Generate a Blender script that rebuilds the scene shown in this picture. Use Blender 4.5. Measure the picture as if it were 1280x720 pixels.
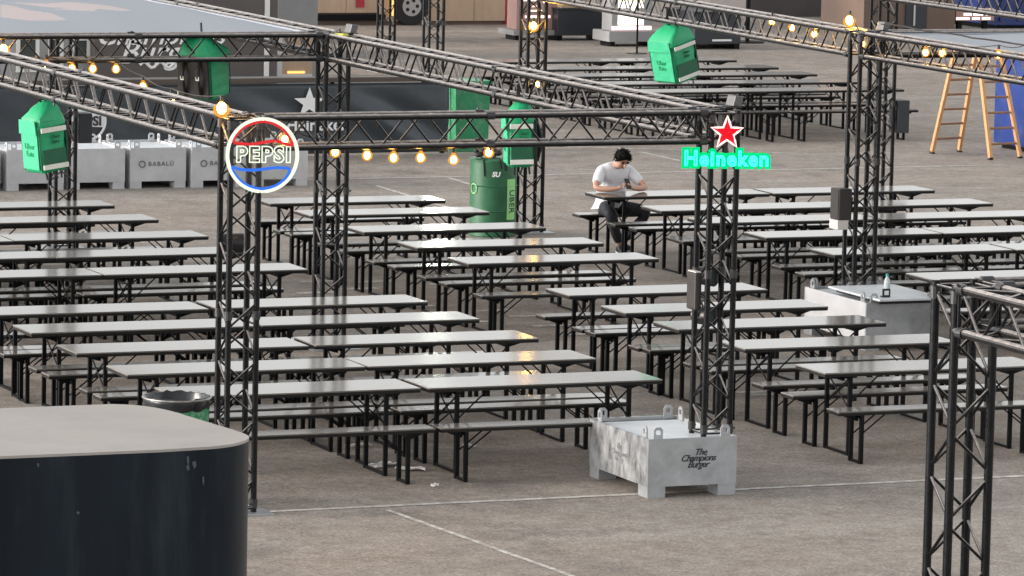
import bpy, bmesh, math, random
from mathutils import Vector, Matrix, Euler
random.seed(7)
R = math.radians
for o in list(bpy.data.objects): bpy.data.objects.remove(o)
S = bpy.context.scene
COL = S.collection

# ------------------------------------------------------------------ camera, world, sun, exposure
# world frame: X runs along the rows of tables, Y away from the street line, Z up
F_PX, PITCH, ROLL, CAM_H, YAW = 5966.0, R(6.872), R(1.239), 6.51, R(22.74)
cd = bpy.data.cameras.new('camera'); cam = bpy.data.objects.new('camera', cd); COL.objects.link(cam)
cd.sensor_width = 36; cd.lens = F_PX*36/1280; cd.clip_start = 0.5; cd.clip_end = 2000
CM = Matrix.Rotation(-YAW, 4, 'Z') @ Matrix.Rotation(math.pi/2-PITCH, 4, 'X') @ Matrix.Rotation(ROLL, 4, 'Z')
CM.translation = (0, 0, CAM_H)
cam.matrix_world = CM
S.camera = cam

SUN_EL, SUN_AZ = R(14), R(-78)         # azimuth measured from +Y towards +X: sun stands low to the left
w = bpy.data.worlds.new('World'); S.world = w; w.use_nodes = True
nt = w.node_tree; nt.nodes.clear()
wo = nt.nodes.new('ShaderNodeOutputWorld'); bg = nt.nodes.new('ShaderNodeBackground')
sky = nt.nodes.new('ShaderNodeTexSky'); sky.sky_type = 'NISHITA'; sky.sun_disc = False
sky.sun_elevation = SUN_EL; sky.sun_rotation = SUN_AZ; sky.air_density = 1.0; sky.dust_density = 1.35; sky.ozone_density = 1.0
hs = nt.nodes.new('ShaderNodeHueSaturation'); hs.inputs['Saturation'].default_value = 0.08
nt.links.new(sky.outputs[0], hs.inputs['Color']); nt.links.new(hs.outputs[0], bg.inputs[0])
bg.inputs[1].default_value = 0.14
nt.links.new(bg.outputs[0], wo.inputs[0])
sl = bpy.data.lights.new('sun', 'SUN'); sl.energy = 1.0; sl.angle = R(16); sl.color = (1, .86, .74)
sun = bpy.data.objects.new('sun', sl); COL.objects.link(sun)
sd = Vector((math.sin(SUN_AZ)*math.cos(SUN_EL), math.cos(SUN_AZ)*math.cos(SUN_EL), math.sin(SUN_EL)))
sun.rotation_euler = sd.to_track_quat('Z', 'Y').to_euler(); sun.location = (0, 0, 30)
S.view_settings.view_transform = 'Standard'; S.view_settings.look = 'None'
S.view_settings.exposure = 1.45; S.view_settings.gamma = 1.0; S.view_settings.use_curve_mapping = False

# ------------------------------------------------------------------ pixel helpers (photo pixels, 1280 x 720)
M3 = CM.to_3x3()
def ray(x, y): return M3 @ Vector((x-640, -(y-360), -F_PX))
def on_z(x, y, z):
    d = ray(x, y); return Vector((0, 0, CAM_H)) + d*((z-CAM_H)/d.z)
def on_y(x, y, Y):
    d = ray(x, y); return Vector((0, 0, CAM_H)) + d*(Y/d.y)
def on_x(x, y, X):
    d = ray(x, y); return Vector((0, 0, CAM_H)) + d*(X/d.x)

# ------------------------------------------------------------------ materials
MAT = {}
def nodes(m): return m.node_tree.nodes, m.node_tree.links
def mat(name, col, rough=.5, metal=0., spec=.5, var=0., scale=8., bump=0., bscale=60., stretch=None, coat=0., rvar=.12, objvar=0., emit=None, estr=0., trans=0., dirt=None, dscale=3., damt=.5):
    m = bpy.data.materials.new(name); m.use_nodes = True
    N, L = nodes(m); b = N['Principled BSDF']
    b.inputs['Base Color'].default_value = (*col, 1); b.inputs['Roughness'].default_value = rough
    b.inputs['Metallic'].default_value = metal; b.inputs['Specular IOR Level'].default_value = spec
    b.inputs['Coat Weight'].default_value = coat
    b.inputs['Transmission Weight'].default_value = trans
    if emit: b.inputs['Emission Color'].default_value = (*emit, 1); b.inputs['Emission Strength'].default_value = estr
    if var or bump or dirt:
        tc = N.new('ShaderNodeTexCoord'); oi = N.new('ShaderNodeObjectInfo'); ad = N.new('ShaderNodeVectorMath'); ad.operation = 'ADD'
        sc = N.new('ShaderNodeVectorMath'); sc.operation = 'SCALE'; sc.inputs[3].default_value = 31.7
        cb = N.new('ShaderNodeCombineXYZ')
        for i in range(3): L.new(oi.outputs['Random'], cb.inputs[i])
        L.new(cb.outputs[0], sc.inputs[0]); L.new(tc.outputs['Object'], ad.inputs[0]); L.new(sc.outputs[0], ad.inputs[1])
        vec = ad.outputs[0]
        if stretch:
            mp = N.new('ShaderNodeMapping'); mp.inputs['Scale'].default_value = stretch; L.new(vec, mp.inputs[0]); vec = mp.outputs[0]
        src = None
        if var:
            n = N.new('ShaderNodeTexNoise'); n.inputs['Scale'].default_value = scale; n.inputs['Detail'].default_value = 6; n.inputs['Roughness'].default_value = .65
            L.new(vec, n.inputs['Vector'])
            mr = N.new('ShaderNodeMapRange'); mr.inputs[1].default_value = .3; mr.inputs[2].default_value = .7
            mr.inputs[3].default_value = 1-var; mr.inputs[4].default_value = 1+var; L.new(n.outputs[0], mr.inputs[0])
            mx = N.new('ShaderNodeVectorMath'); mx.operation = 'SCALE'; mx.inputs[0].default_value = col; L.new(mr.outputs[0], mx.inputs[3])
            src = mx.outputs[0]
            rr = N.new('ShaderNodeMapRange'); rr.inputs[3].default_value = max(0, rough-rvar); rr.inputs[4].default_value = min(1, rough+rvar)
            L.new(n.outputs[0], rr.inputs[0]); L.new(rr.outputs[0], b.inputs['Roughness'])
        if dirt:
            n2 = N.new('ShaderNodeTexNoise'); n2.inputs['Scale'].default_value = dscale; n2.inputs['Detail'].default_value = 8; n2.inputs['Roughness'].default_value = .7
            L.new(vec, n2.inputs['Vector'])
            r2 = N.new('ShaderNodeMapRange'); r2.inputs[1].default_value = .5; r2.inputs[2].default_value = .72; r2.inputs[3].default_value = 0; r2.inputs[4].default_value = damt
            L.new(n2.outputs[0], r2.inputs[0])
            mx2 = N.new('ShaderNodeMix'); mx2.data_type = 'RGBA'
            L.new(r2.outputs[0], mx2.inputs['Factor'])
            if src: L.new(src, mx2.inputs['A'])
            else: mx2.inputs['A'].default_value = (*col, 1)
            mx2.inputs['B'].default_value = (*dirt, 1); src = mx2.outputs['Result']
        if objvar:
            ro = N.new('ShaderNodeMapRange'); ro.inputs[3].default_value = 1-objvar; ro.inputs[4].default_value = 1+objvar; L.new(oi.outputs['Random'], ro.inputs[0])
            so = N.new('ShaderNodeVectorMath'); so.operation = 'SCALE'; L.new(src, so.inputs[0]); L.new(ro.outputs[0], so.inputs[3]); src = so.outputs[0]
        if src: L.new(src, b.inputs['Base Color'])
        if bump:
            nb = N.new('ShaderNodeTexNoise'); nb.inputs['Scale'].default_value = bscale; nb.inputs['Detail'].default_value = 4; L.new(vec, nb.inputs['Vector'])
            bp = N.new('ShaderNodeBump'); bp.inputs['Strength'].default_value = bump; bp.inputs['Distance'].default_value = .01
            L.new(nb.outputs[0], bp.inputs['Height']); L.new(bp.outputs[0], b.inputs['Normal'])
    MAT[name] = m; return m
def top_sheen(name, col, amt):
    # sky sheen painted as a pale tone on surfaces that face up
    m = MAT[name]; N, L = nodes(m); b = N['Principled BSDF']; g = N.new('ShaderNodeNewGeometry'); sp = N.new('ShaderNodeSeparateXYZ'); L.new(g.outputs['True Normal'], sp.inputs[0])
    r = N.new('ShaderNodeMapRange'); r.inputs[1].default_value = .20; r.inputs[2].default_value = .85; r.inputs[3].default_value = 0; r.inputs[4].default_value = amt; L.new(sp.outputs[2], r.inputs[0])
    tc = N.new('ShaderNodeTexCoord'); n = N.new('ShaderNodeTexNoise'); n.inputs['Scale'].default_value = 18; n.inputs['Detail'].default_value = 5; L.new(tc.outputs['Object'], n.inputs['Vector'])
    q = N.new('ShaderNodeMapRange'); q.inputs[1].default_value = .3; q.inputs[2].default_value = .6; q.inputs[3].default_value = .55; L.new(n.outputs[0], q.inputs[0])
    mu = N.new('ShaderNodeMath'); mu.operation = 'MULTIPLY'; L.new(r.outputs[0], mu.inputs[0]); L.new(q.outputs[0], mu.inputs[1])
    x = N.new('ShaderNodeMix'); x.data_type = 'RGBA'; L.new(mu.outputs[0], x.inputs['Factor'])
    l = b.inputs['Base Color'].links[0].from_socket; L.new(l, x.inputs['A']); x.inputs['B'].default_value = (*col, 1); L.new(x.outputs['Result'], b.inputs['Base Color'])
def emis(name, col, s):
    m = bpy.data.materials.new(name); m.use_nodes = True; N, L = nodes(m); N.clear()
    o = N.new('ShaderNodeOutputMaterial'); e = N.new('ShaderNodeEmission'); e.inputs[0].default_value = (*col, 1); e.inputs[1].default_value = s
    L.new(e.outputs[0], o.inputs[0]); MAT[name] = m; return m

mat('truss_black', (.0035, .004, .0055), .28, var=.3, scale=30, spec=.30, rvar=.06, dirt=(.07, .065, .06), dscale=14, damt=.10)
top_sheen('truss_black', (.42, .38, .355), .90)
mat('table_top', (.150, .136, .122), .13, var=.14, scale=3.5, spec=.36, rvar=.02, objvar=.18, stretch=(1, 3, 1), dirt=(.10, .095, .09), dscale=5, damt=.25)
mat('bench_top', (.135, .123, .111), .14, var=.14, scale=4, spec=.36, rvar=.02, objvar=.2, stretch=(1, 3, 1), dirt=(.08, .077, .073), dscale=6, damt=.3)
mat('board_edge', (.008, .0075, .0075), .5, spec=.25)
mat('leg_black', (.004, .004, .005), .42, spec=.15, var=.3, scale=25)
mat('galvanised', (.36, .372, .385), .42, metal=.35, var=.22, scale=5, bump=.15, bscale=18, dirt=(.30, .31, .32), dscale=6, damt=.5)
mat('galvanised_streaked', (.34, .35, .36), .38, metal=.4, var=.6, scale=5, bump=.25, bscale=14, stretch=(1, 1.8, .9), dirt=(.06, .062, .065), dscale=5.5, damt=.85)
mat('ballast_fill', (.58, .62, .65), .5, var=.12, scale=4, dirt=(.45, .46, .47), dscale=3, damt=.4)
mat('concrete_pale', (.47, .475, .485), .75, var=.12, scale=4, bump=.2, bscale=30, dirt=(.30, .30, .30), dscale=3, damt=.35)
mat('print_black', (.02, .022, .03), .6)
mat('print_white', (.75, .75, .75), .6)
mat('scuff_grey', (.055, .066, .075), .6)
mat('print_grey', (.10, .10, .11), .6)
mat('navy_wrap', (.0065, .0115, .0180), .34, var=.35, scale=1.2, spec=.2, stretch=(1.6, 1.6, .22), dirt=(.026, .036, .046), dscale=2.2, damt=.8)
mat('roof_sheet', (.335, .31, .285), .62, var=.10, scale=1.3, bump=.08, bscale=8, dirt=(.26, .25, .24), dscale=2.2, damt=.6)
mat('canvas_grey', (.26, .285, .325), .6, var=.05, scale=1.5, bump=.1, bscale=3)
mat('canvas_print', (.44, .375, .37), .6)
mat('fabric_dark', (.036, .045, .054), .42, var=.25, scale=2, bump=.3, bscale=10)
mat('wood_rail', (.07, .052, .042), .5, var=.3, scale=6, stretch=(.3, 4, 4))
mat('bag_green', (.008, .33, .135), .5, var=.12, scale=9, bump=.25, bscale=22)
mat('bag_green_lit', (.035, .42, .21), .5, var=.12, scale=9, bump=.3, bscale=22)
mat('bag_green_dark', (.006, .10, .045), .55, var=.15, scale=10, bump=.2, bscale=30)
mat('bag_black', (.012, .012, .013), .6, bump=.2)
mat('reflective', (.72, .73, .66), .4, var=.08, scale=20)
mat('bin_green', (.016, .105, .045), .45, var=.2, scale=5, dirt=(.04, .13, .07), dscale=5, damt=.5)
mat('bin_green_bright', (.010, .20, .08), .45, var=.12, scale=4, dirt=(.3, .36, .3), dscale=10, damt=.35)
mat('drum_green', (.014, .26, .10), .45, var=.12, scale=6, dirt=(.55, .58, .52), dscale=18, damt=.9)
mat('bag_plastic', (.012, .014, .017), .28, bump=.6, bscale=14)
mat('label_lime', (.28, .62, .22), .5)
mat('rim_steel', (.35, .34, .32), .35, metal=.8, var=.3, scale=20, dirt=(.1, .08, .06), dscale=12, damt=.6)
mat('speaker_brown', (.026, .021, .019), .55, var=.12, scale=10, bump=.2, bscale=150)
mat('speaker_white', (.62, .58, .55), .5)
mat('lamp_black', (.01, .01, .012), .4)
mat('wood_ladder', (.52, .27, .12), .5, var=.22, scale=10, stretch=(4, 4, .6))
mat('wood_rung', (.26, .14, .075), .5, var=.25, scale=10)
mat('blue_paint', (.010, .032, .17), .4, var=.15, scale=3, dirt=(.08, .09, .14), dscale=4, damt=.5)
mat('tan_panel', (.50, .36, .25), .55, var=.10, scale=1.2, stretch=(3, 3, .5), dirt=(.30, .20, .13), dscale=1.5, damt=.4)
mat('tan_box', (.52, .40, .26), .7, var=.1, scale=2)
mat('red_paint', (.38, .02, .035), .4, var=.12, scale=2)
mat('stall_brown', (.085, .075, .072), .6, var=.15, scale=1.5)
mat('stall_rust', (.13, .085, .062), .6, var=.2, scale=1.2)
mat('stall_pink', (.40, .24, .21), .55, var=.12, scale=2)
mat('stall_grey', (.30, .30, .30), .6, var=.1, scale=2)
mat('crate_dark', (.022, .025, .032), .5, var=.2, scale=2)
mat('tyre', (.014, .014, .015), .75, var=.2, scale=10)
mat('hub_steel', (.5, .5, .5), .35, metal=.7)
mat('coupler_dark', (.02, .02, .022), .35, spec=.6)
mat('window_frame', (.66, .66, .64), .5)
mat('window_glass', (.05, .06, .06), .12, spec=.6)
mat('strap_yellow', (.60, .55, .05), .5)
mat('lamp_body', (.10, .10, .105), .45, metal=.2)
mat('paper', (.70, .68, .65), .8, var=.1, scale=10)
mat('skin', (.50, .28, .20), .5, var=.08, scale=12)
mat('hair', (.005, .0042, .004), .7, spec=.15, bump=.8, bscale=90)
mat('tshirt', (.70, .70, .74), .8, var=.03, scale=10, bump=1.0, bscale=13)
mat('trousers', (.012, .014, .020), .75, bump=.5, bscale=12)
mat('shoe_black', (.02, .02, .022), .5)
mat('shoe_white', (.7, .7, .7), .5)
mat('phone', (.01, .01, .012), .2)
mat('bottle_clear', (.75, .82, .82), .1, trans=.5)
mat('cap_teal', (.03, .35, .33), .4)
mat('cable', (.012, .012, .012), .6)
mat('socket', (.02, .02, .02), .5)
emis('bulb_warm', (1, .68, .24), 34)
emis('bulb_bright', (1, .62, .14), 90)
emis('work_light', (.92, 1, .80), 30)
emis('neon_white', (.92, 1, .80), 0.42)
emis('neon_red', (1, .05, .06), 0.3)
emis('neon_blue', (.05, .22, 1), 0.34)
emis('neon_cyan', (.05, 1, .78), 1.1)
emis('neon_green_glow', (0, .75, .22), 0.42)
emis('neon_star_edge', (1, .60, .55), 0.9)
emis('neon_star_glow', (1, .015, .03), 0.36)
emis('menu_pink', (1, .70, .68), 0.792)
emis('menu_white', (1, .97, .86), 1.06)
emis('menu_lime', (.80, 1, .25), 0.726)
emis('strip_amber', (1, .55, .16), 0.66)

def amber_halo():  # see-through emissive shell that paints an orange halo round each bulb core
    m = bpy.data.materials.new('amber_halo'); m.use_nodes = True; N, L = nodes(m); N.clear()
    o = N.new('ShaderNodeOutputMaterial'); t = N.new('ShaderNodeBsdfTransparent'); t.inputs[0].default_value = (1, .80, .45, 1); e = N.new('ShaderNodeEmission'); e.inputs[0].default_value = (1, .42, .06, 1); e.inputs[1].default_value = .55
    x = N.new('ShaderNodeMixShader'); x.inputs[0].default_value = .42; L.new(t.outputs[0], x.inputs[1]); L.new(e.outputs[0], x.inputs[2]); L.new(x.outputs[0], o.inputs[0]); MAT['amber_halo'] = m
amber_halo()
def asphalt():
    m = bpy.data.materials.new('asphalt'); m.use_nodes = True; N, L = nodes(m); b = N['Principled BSDF']
    tc = N.new('ShaderNodeTexCoord')
    def noise(s, d=6, r=.6, vec=None):
        n = N.new('ShaderNodeTexNoise'); n.inputs['Scale'].default_value = s; n.inputs['Detail'].default_value = d; n.inputs['Roughness'].default_value = r
        L.new(vec or tc.outputs['Object'], n.inputs['Vector']); return n.outputs[0]
    def ramp(src, a, bb, lo, hi):
        r = N.new('ShaderNodeMapRange'); r.inputs[1].default_value = a; r.inputs[2].default_value = bb; r.inputs[3].default_value = lo; r.inputs[4].default_value = hi
        L.new(src, r.inputs[0]); return r.outputs[0]
    def mix(f, A, B):
        x = N.new('ShaderNodeMix'); x.data_type = 'RGBA'; L.new(f, x.inputs['Factor'])
        for k, v in (('A', A), ('B', B)):
            if isinstance(v, tuple): x.inputs[k].default_value = (*v, 1)
            else: L.new(v, x.inputs[k])
        return x.outputs['Result']
    big = ramp(noise(.16, 5), .36, .64, 0, 1)
    c = mix(big, (.285, .266, .242), (.305, .255, .215))
    patch = ramp(noise(.55, 7, .7), .48, .66, 0, .8)
    c = mix(patch, c, (.235, .218, .198))
    med = ramp(noise(2.2, 8, .78), .43, .62, 0, .8)
    c = mix(med, c, (.215, .180, .152))
    mp = N.new('ShaderNodeMapping'); mp.inputs['Scale'].default_value = (.12, 1.1, 1); mp.inputs['Rotation'].default_value = (0, 0, R(8)); L.new(tc.outputs['Object'], mp.inputs[0])
    streak = ramp(noise(1.0, 6, .65, mp.outputs[0]), .5, .75, 0, .55)
    c = mix(streak, c, (.40, .372, .337))
    coarse = ramp(noise(8.5, 6, .8), .34, .66, .78, 1.22)
    s8 = N.new('ShaderNodeVectorMath'); s8.operation = 'SCALE'; L.new(c, s8.inputs[0]); L.new(coarse, s8.inputs[3]); c = s8.outputs[0]
    stain = ramp(noise(.8, 9, .8), .52, .68, 0, .85)
    c = mix(stain, c, (.135, .122, .110))
    # light stone chips and dark pits
    v = N.new('ShaderNodeTexVoronoi'); v.inputs['Scale'].default_value = 15; L.new(tc.outputs['Object'], v.inputs['Vector'])
    chip = ramp(v.outputs['Distance'], .12, .26, 1, 0)
    sep = N.new('ShaderNodeSeparateColor'); L.new(v.outputs['Color'], sep.inputs[0])
    pick = ramp(sep.outputs[0], .66, .76, 0, .7)
    mm = N.new('ShaderNodeMath'); mm.operation = 'MULTIPLY'; L.new(chip, mm.inputs[0]); L.new(pick, mm.inputs[1])
    c = mix(mm.outputs[0], c, (.43, .405, .37))
    fine = ramp(noise(34, 5, .75), .32, .68, .62, 1.38)
    sc = N.new('ShaderNodeVectorMath'); sc.operation = 'SCALE'; L.new(c, sc.inputs[0]); L.new(fine, sc.inputs[3])
    pits = ramp(noise(7, 9, .85), .57, .70, 0, .6)
    c = mix(pits, sc.outputs[0], (.14, .125, .11))
    # crack lines
    vc = N.new('ShaderNodeTexVoronoi'); vc.feature = 'DISTANCE_TO_EDGE'; vc.inputs['Scale'].default_value = .28
    wr = N.new('ShaderNodeVectorMath'); wr.operation = 'ADD'; nn = N.new('ShaderNodeTexNoise'); nn.inputs['Scale'].default_value = 1.2; nn.inputs['Detail'].default_value = 5
    L.new(tc.outputs['Object'], nn.inputs['Vector']); L.new(tc.outputs['Object'], wr.inputs[0]); L.new(nn.outputs['Color'], wr.inputs[1]); L.new(wr.outputs[0], vc.inputs['Vector'])
    crack = ramp(vc.outputs['Distance'], .0, .004, .28, 0)
    c = mix(crack, c, (.11, .10, .09))
    L.new(c, b.inputs['Base Color']); b.inputs['Roughness'].default_value = .82; b.inputs['Specular IOR Level'].default_value = .3
    bp = N.new('ShaderNodeBump'); bp.inputs['Strength'].default_value = .8; bp.inputs['Distance'].default_value = .012
    L.new(noise(42, 6, .75), bp.inputs['Height']); L.new(bp.outputs[0], b.inputs['Normal'])
    MAT['asphalt'] = m
asphalt()
def worn_paint():
    m = bpy.data.materials.new('worn_paint'); m.use_nodes = True; N, L = nodes(m); b = N['Principled BSDF']
    tc = N.new('ShaderNodeTexCoord'); n = N.new('ShaderNodeTexNoise'); n.inputs['Scale'].default_value = 9; n.inputs['Detail'].default_value = 8; n.inputs['Roughness'].default_value = .75
    L.new(tc.outputs['Object'], n.inputs['Vector'])
    r = N.new('ShaderNodeMapRange'); r.inputs[1].default_value = .42; r.inputs[2].default_value = .62; L.new(n.outputs[0], r.inputs[0])
    x = N.new('ShaderNodeMix'); x.data_type = 'RGBA'; L.new(r.outputs[0], x.inputs['Factor'])
    x.inputs['A'].default_value = (.33, .30, .27, 1); x.inputs['B'].default_value = (.66, .64, .61, 1)
    L.new(x.outputs['Result'], b.inputs['Base Color']); b.inputs['Roughness'].default_value = .75
    MAT['worn_paint'] = m
worn_paint()

# ------------------------------------------------------------------ mesh builder
class MB:
    def __init__(s): s.v = []; s.f = []
    def add(s, vs, fs):
        k = len(s.v); s.v += [tuple(p) for p in vs]; s.f += [tuple(i+k for i in q) for q in fs]; return s
    def box(s, a, b):
        x0, y0, z0 = a; x1, y1, z1 = b
        return s.add([(x0,y0,z0),(x1,y0,z0),(x1,y1,z0),(x0,y1,z0),(x0,y0,z1),(x1,y0,z1),(x1,y1,z1),(x0,y1,z1)],
                     [(0,3,2,1),(4,5,6,7),(0,1,5,4),(1,2,6,5),(2,3,7,6),(3,0,4,7)])
    def bar(s, p, q, w, h):
        p = Vector(p); q = Vector(q); d = (q-p).normalized()
        up = Vector((0,0,1)) if abs(d.z) < .9 else Vector((0,1,0))
        a = d.cross(up).normalized()*w/2; c = a.normalized().cross(d)*h/2
        vs = [p-a-c, p+a-c, p+a+c, p-a+c, q-a-c, q+a-c, q+a+c, q-a+c]
        return s.add(vs, [(0,1,2,3),(7,6,5,4),(0,4,5,1),(1,5,6,2),(2,6,7,3),(3,7,4,0)])
    def cyl(s, p, q, r, n=10, r2=None, caps=True):
        p = Vector(p); q = Vector(q); d = (q-p).normalized(); r2 = r if r2 is None else r2
        up = Vector((0,0,1)) if abs(d.z) < .9 else Vector((1,0,0))
        a = d.cross(up).normalized(); c = d.cross(a)
        vs = [p+(a*math.cos(t)+c*math.sin(t))*r for t in [2*math.pi*i/n for i in range(n)]]
        vs += [q+(a*math.cos(t)+c*math.sin(t))*r2 for t in [2*math.pi*i/n for i in range(n)]]
        fs = [(i, i+n, (i+1) % n+n, (i+1) % n) for i in range(n)]
        if caps: fs += [tuple(range(n)), tuple(range(2*n-1, n-1, -1))]
        return s.add(vs, fs)
    def tube(s, pts, r, n=6, closed=False):
        pts = [Vector(p) for p in pts]; m = len(pts); rings = []
        up = None
        for i, p in enumerate(pts):
            d = (pts[(i+1) % m]-pts[i-1]) if closed else (pts[min(i+1, m-1)]-pts[max(i-1, 0)])
            d.normalize()
            if up is None: up = Vector((0,0,1)) if abs(d.z) < .9 else Vector((1,0,0))
            a = d.cross(up)
            if a.length < 1e-4: a = d.cross(Vector((0,1,0)))
            a.normalize(); c = d.cross(a); rr = r[i] if isinstance(r, (list, tuple)) else r
            rings.append([p+(a*math.cos(2*math.pi*j/n)+c*math.sin(2*math.pi*j/n))*rr for j in range(n)])
        vs = [x for g in rings for x in g]; fs = []
        for i in range(m if closed else m-1):
            k = (i+1) % m
            for j in range(n): fs.append((i*n+j, k*n+j, k*n+(j+1) % n, i*n+(j+1) % n))
        if not closed: fs += [tuple(range(n-1, -1, -1)), tuple(range((m-1)*n, m*n))]
        return s.add(vs, fs)
    def lathe(s, prof, n=24, c=(0,0,0), caps=True):
        vs = [(c[0]+r*math.cos(2*math.pi*j/n), c[1]+r*math.sin(2*math.pi*j/n), c[2]+z) for r, z in prof for j in range(n)]
        fs = [(i*n+j, i*n+(j+1) % n, (i+1)*n+(j+1) % n, (i+1)*n+j) for i in range(len(prof)-1) for j in range(n)]
        if caps: fs += [tuple(range(n-1, -1, -1)), tuple(range((len(prof)-1)*n, len(prof)*n))]
        return s.add(vs, fs)
    def sphere(s, c, r, n=10, m=7, sc=(1,1,1)):
        prof = [(max(1e-4, r*math.sin(math.pi*i/m)), -r*math.cos(math.pi*i/m)) for i in range(m+1)]
        k = MB().lathe(prof, n)
        return s.add([(c[0]+x*sc[0], c[1]+y*sc[1], c[2]+z*sc[2]) for x, y, z in k.v], k.f)
    def prism(s, poly, a, b, axis='y'):     # polygon in (x,z) extruded along y, or (x,y) along z
        n = len(poly)
        if axis == 'y': vs = [(x, a, z) for x, z in poly]+[(x, b, z) for x, z in poly]
        elif axis == 'z': vs = [(x, y, a) for x, y in poly]+[(x, y, b) for x, y in poly]
        else: vs = [(a, y, z) for y, z in poly]+[(b, y, z) for y, z in poly]
        return s.add(vs, [tuple(range(n-1, -1, -1)), tuple(range(n, 2*n))]+[(i, (i+1) % n, (i+1) % n+n, i+n) for i in range(n)])
    def mesh(s, name, m, smooth=None, bevel=0):
        me = bpy.data.meshes.new(name); me.from_pydata(s.v, [], s.f)
        bm = bmesh.new(); bm.from_mesh(me); bmesh.ops.recalc_face_normals(bm, faces=bm.faces)
        if bevel:
            bmesh.ops.remove_doubles(bm, verts=bm.verts, dist=1e-5)
            ed = [e for e in bm.edges if len(e.link_faces) == 2 and e.calc_face_angle(0) > .6]
            bmesh.ops.bevel(bm, geom=ed, offset=bevel, segments=2, profile=.6, affect='EDGES')
        bm.to_mesh(me); bm.free()
        if m: me.materials.append(MAT[m])
        if smooth is not None: me.shade_smooth() if smooth >= 180 else me.set_sharp_from_angle(angle=R(smooth))
        return me
    def build(s, name, m, parent=None, smooth=None, bevel=0, loc=None):
        me = s.mesh(name, m, smooth, bevel)
        if smooth is not None and smooth < 180:
            me.polygons.foreach_set('use_smooth', [True]*len(me.polygons)); me.set_sharp_from_angle(angle=R(smooth))
        return link(name, me, parent, loc)
def link(name, me, parent=None, loc=None, rot=None):
    o = bpy.data.objects.new(name, me); COL.objects.link(o)
    if parent: o.parent = parent
    if loc is not None: o.location = loc
    if rot is not None: o.rotation_euler = rot
    return o
def tag(o, label, cat, group=None):
    o['label'] = label; o['category'] = cat
    if group: o['group'] = group
    return o
def thing(name, label, cat, loc=(0,0,0), rz=0, group=None):
    o = link(name, None, None, loc, (0, 0, rz)); o.empty_display_size = .2
    return tag(o, label, cat, group)
def struct(o): o['kind'] = 'structure'; return o
def dup(root, loc=None, rz=None, label=None, group=None):
    r = root.copy(); COL.objects.link(r)
    if loc is not None: r.location = loc
    if rz is not None: r.rotation_euler = (0, 0, rz)
    if label: r['label'] = label
    if group: r['group'] = group
    for ch in root.children:
        c = ch.copy(); COL.objects.link(c); c.parent = r
        for g in ch.children:
            d = g.copy(); COL.objects.link(d); d.parent = c
    return r
def text(name, body, size, m, parent=None, loc=(0,0,0), rot=(R(90),0,0), shear=0., extrude=.002, align='CENTER', outline=0., space=1., line=1., sx=1., offset=0.):
    c = bpy.data.curves.new(name, 'FONT'); c.body = body; c.size = size; c.align_x = align; c.align_y = 'CENTER'; c.shear = shear
    c.space_character = space; c.space_line = line; c.resolution_u = 3; c.offset = offset
    if outline: c.fill_mode = 'NONE'; c.bevel_depth = outline; c.bevel_resolution = 1
    else: c.extrude = extrude
    o = bpy.data.objects.new(name, c); COL.objects.link(o)
    dg = bpy.context.evaluated_depsgraph_get(); me = bpy.data.meshes.new_from_object(o.evaluated_get(dg)); me.name = name
    bpy.data.objects.remove(o); bpy.data.curves.remove(c)
    me.materials.clear(); me.materials.append(MAT[m])
    t = link(name, me, parent, loc, rot); t.scale = (sx, 1, 1); return t

# ------------------------------------------------------------------ ground
g = MB(); g.add([(-250,-60,0),(350,-60,0),(350,500,0),(-250,500,0)], [(0,1,2,3)])
struct(g.build('ground', 'asphalt'))
def painted(name, x0, y0, x1, y1, wd):
    p = Vector((x0, y0, 0)); q = Vector((x1, y1, 0)); d = (q-p).normalized(); a = Vector((-d.y, d.x, 0))*wd/2; m = MB(); n = max(1, int((q-p).length/.5))
    vs = []; 
    for i in range(n+1):
        t = p.lerp(q, i/n); j = random.uniform(-.006, .006)
        vs += [t+a*(1+j*20)+Vector((0,0,.004)), t-a*(1-j*20)+Vector((0,0,.004))]
    m.add(vs, [(2*i, 2*i+2, 2*i+3, 2*i+1) for i in range(n)])
    return struct(m.build(name, 'worn_paint'))
painted('road_marking', 8, 36.17, 30, 36.2, .075)
painted('road_marking', 14.02, 36.0, 14.40, 31.6, .05)
painted('road_marking', 22.0, 62.0, 34, 62.3, .08)
for x, y in ((615,388),(590,402),(690,407),(835,392),(560,355),(470,352),(450,361),(945,490),(720,418),(660,395),(400,352),(395,366),(960,493),(520,383)):
    p = on_z(x, y, 0); painted('road_marking', p.x-.22, p.y, p.x+.22, p.y+random.uniform(-.02,.02), .13)
for a, b in (((470,232),(600,272)),((560,222),(640,247)),((690,183),(1010,192)),((800,190),(850,201))):
    p = on_z(*a, 0); q = on_z(*b, 0); painted('road_marking', p.x, p.y, q.x, q.y, .07)

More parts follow.
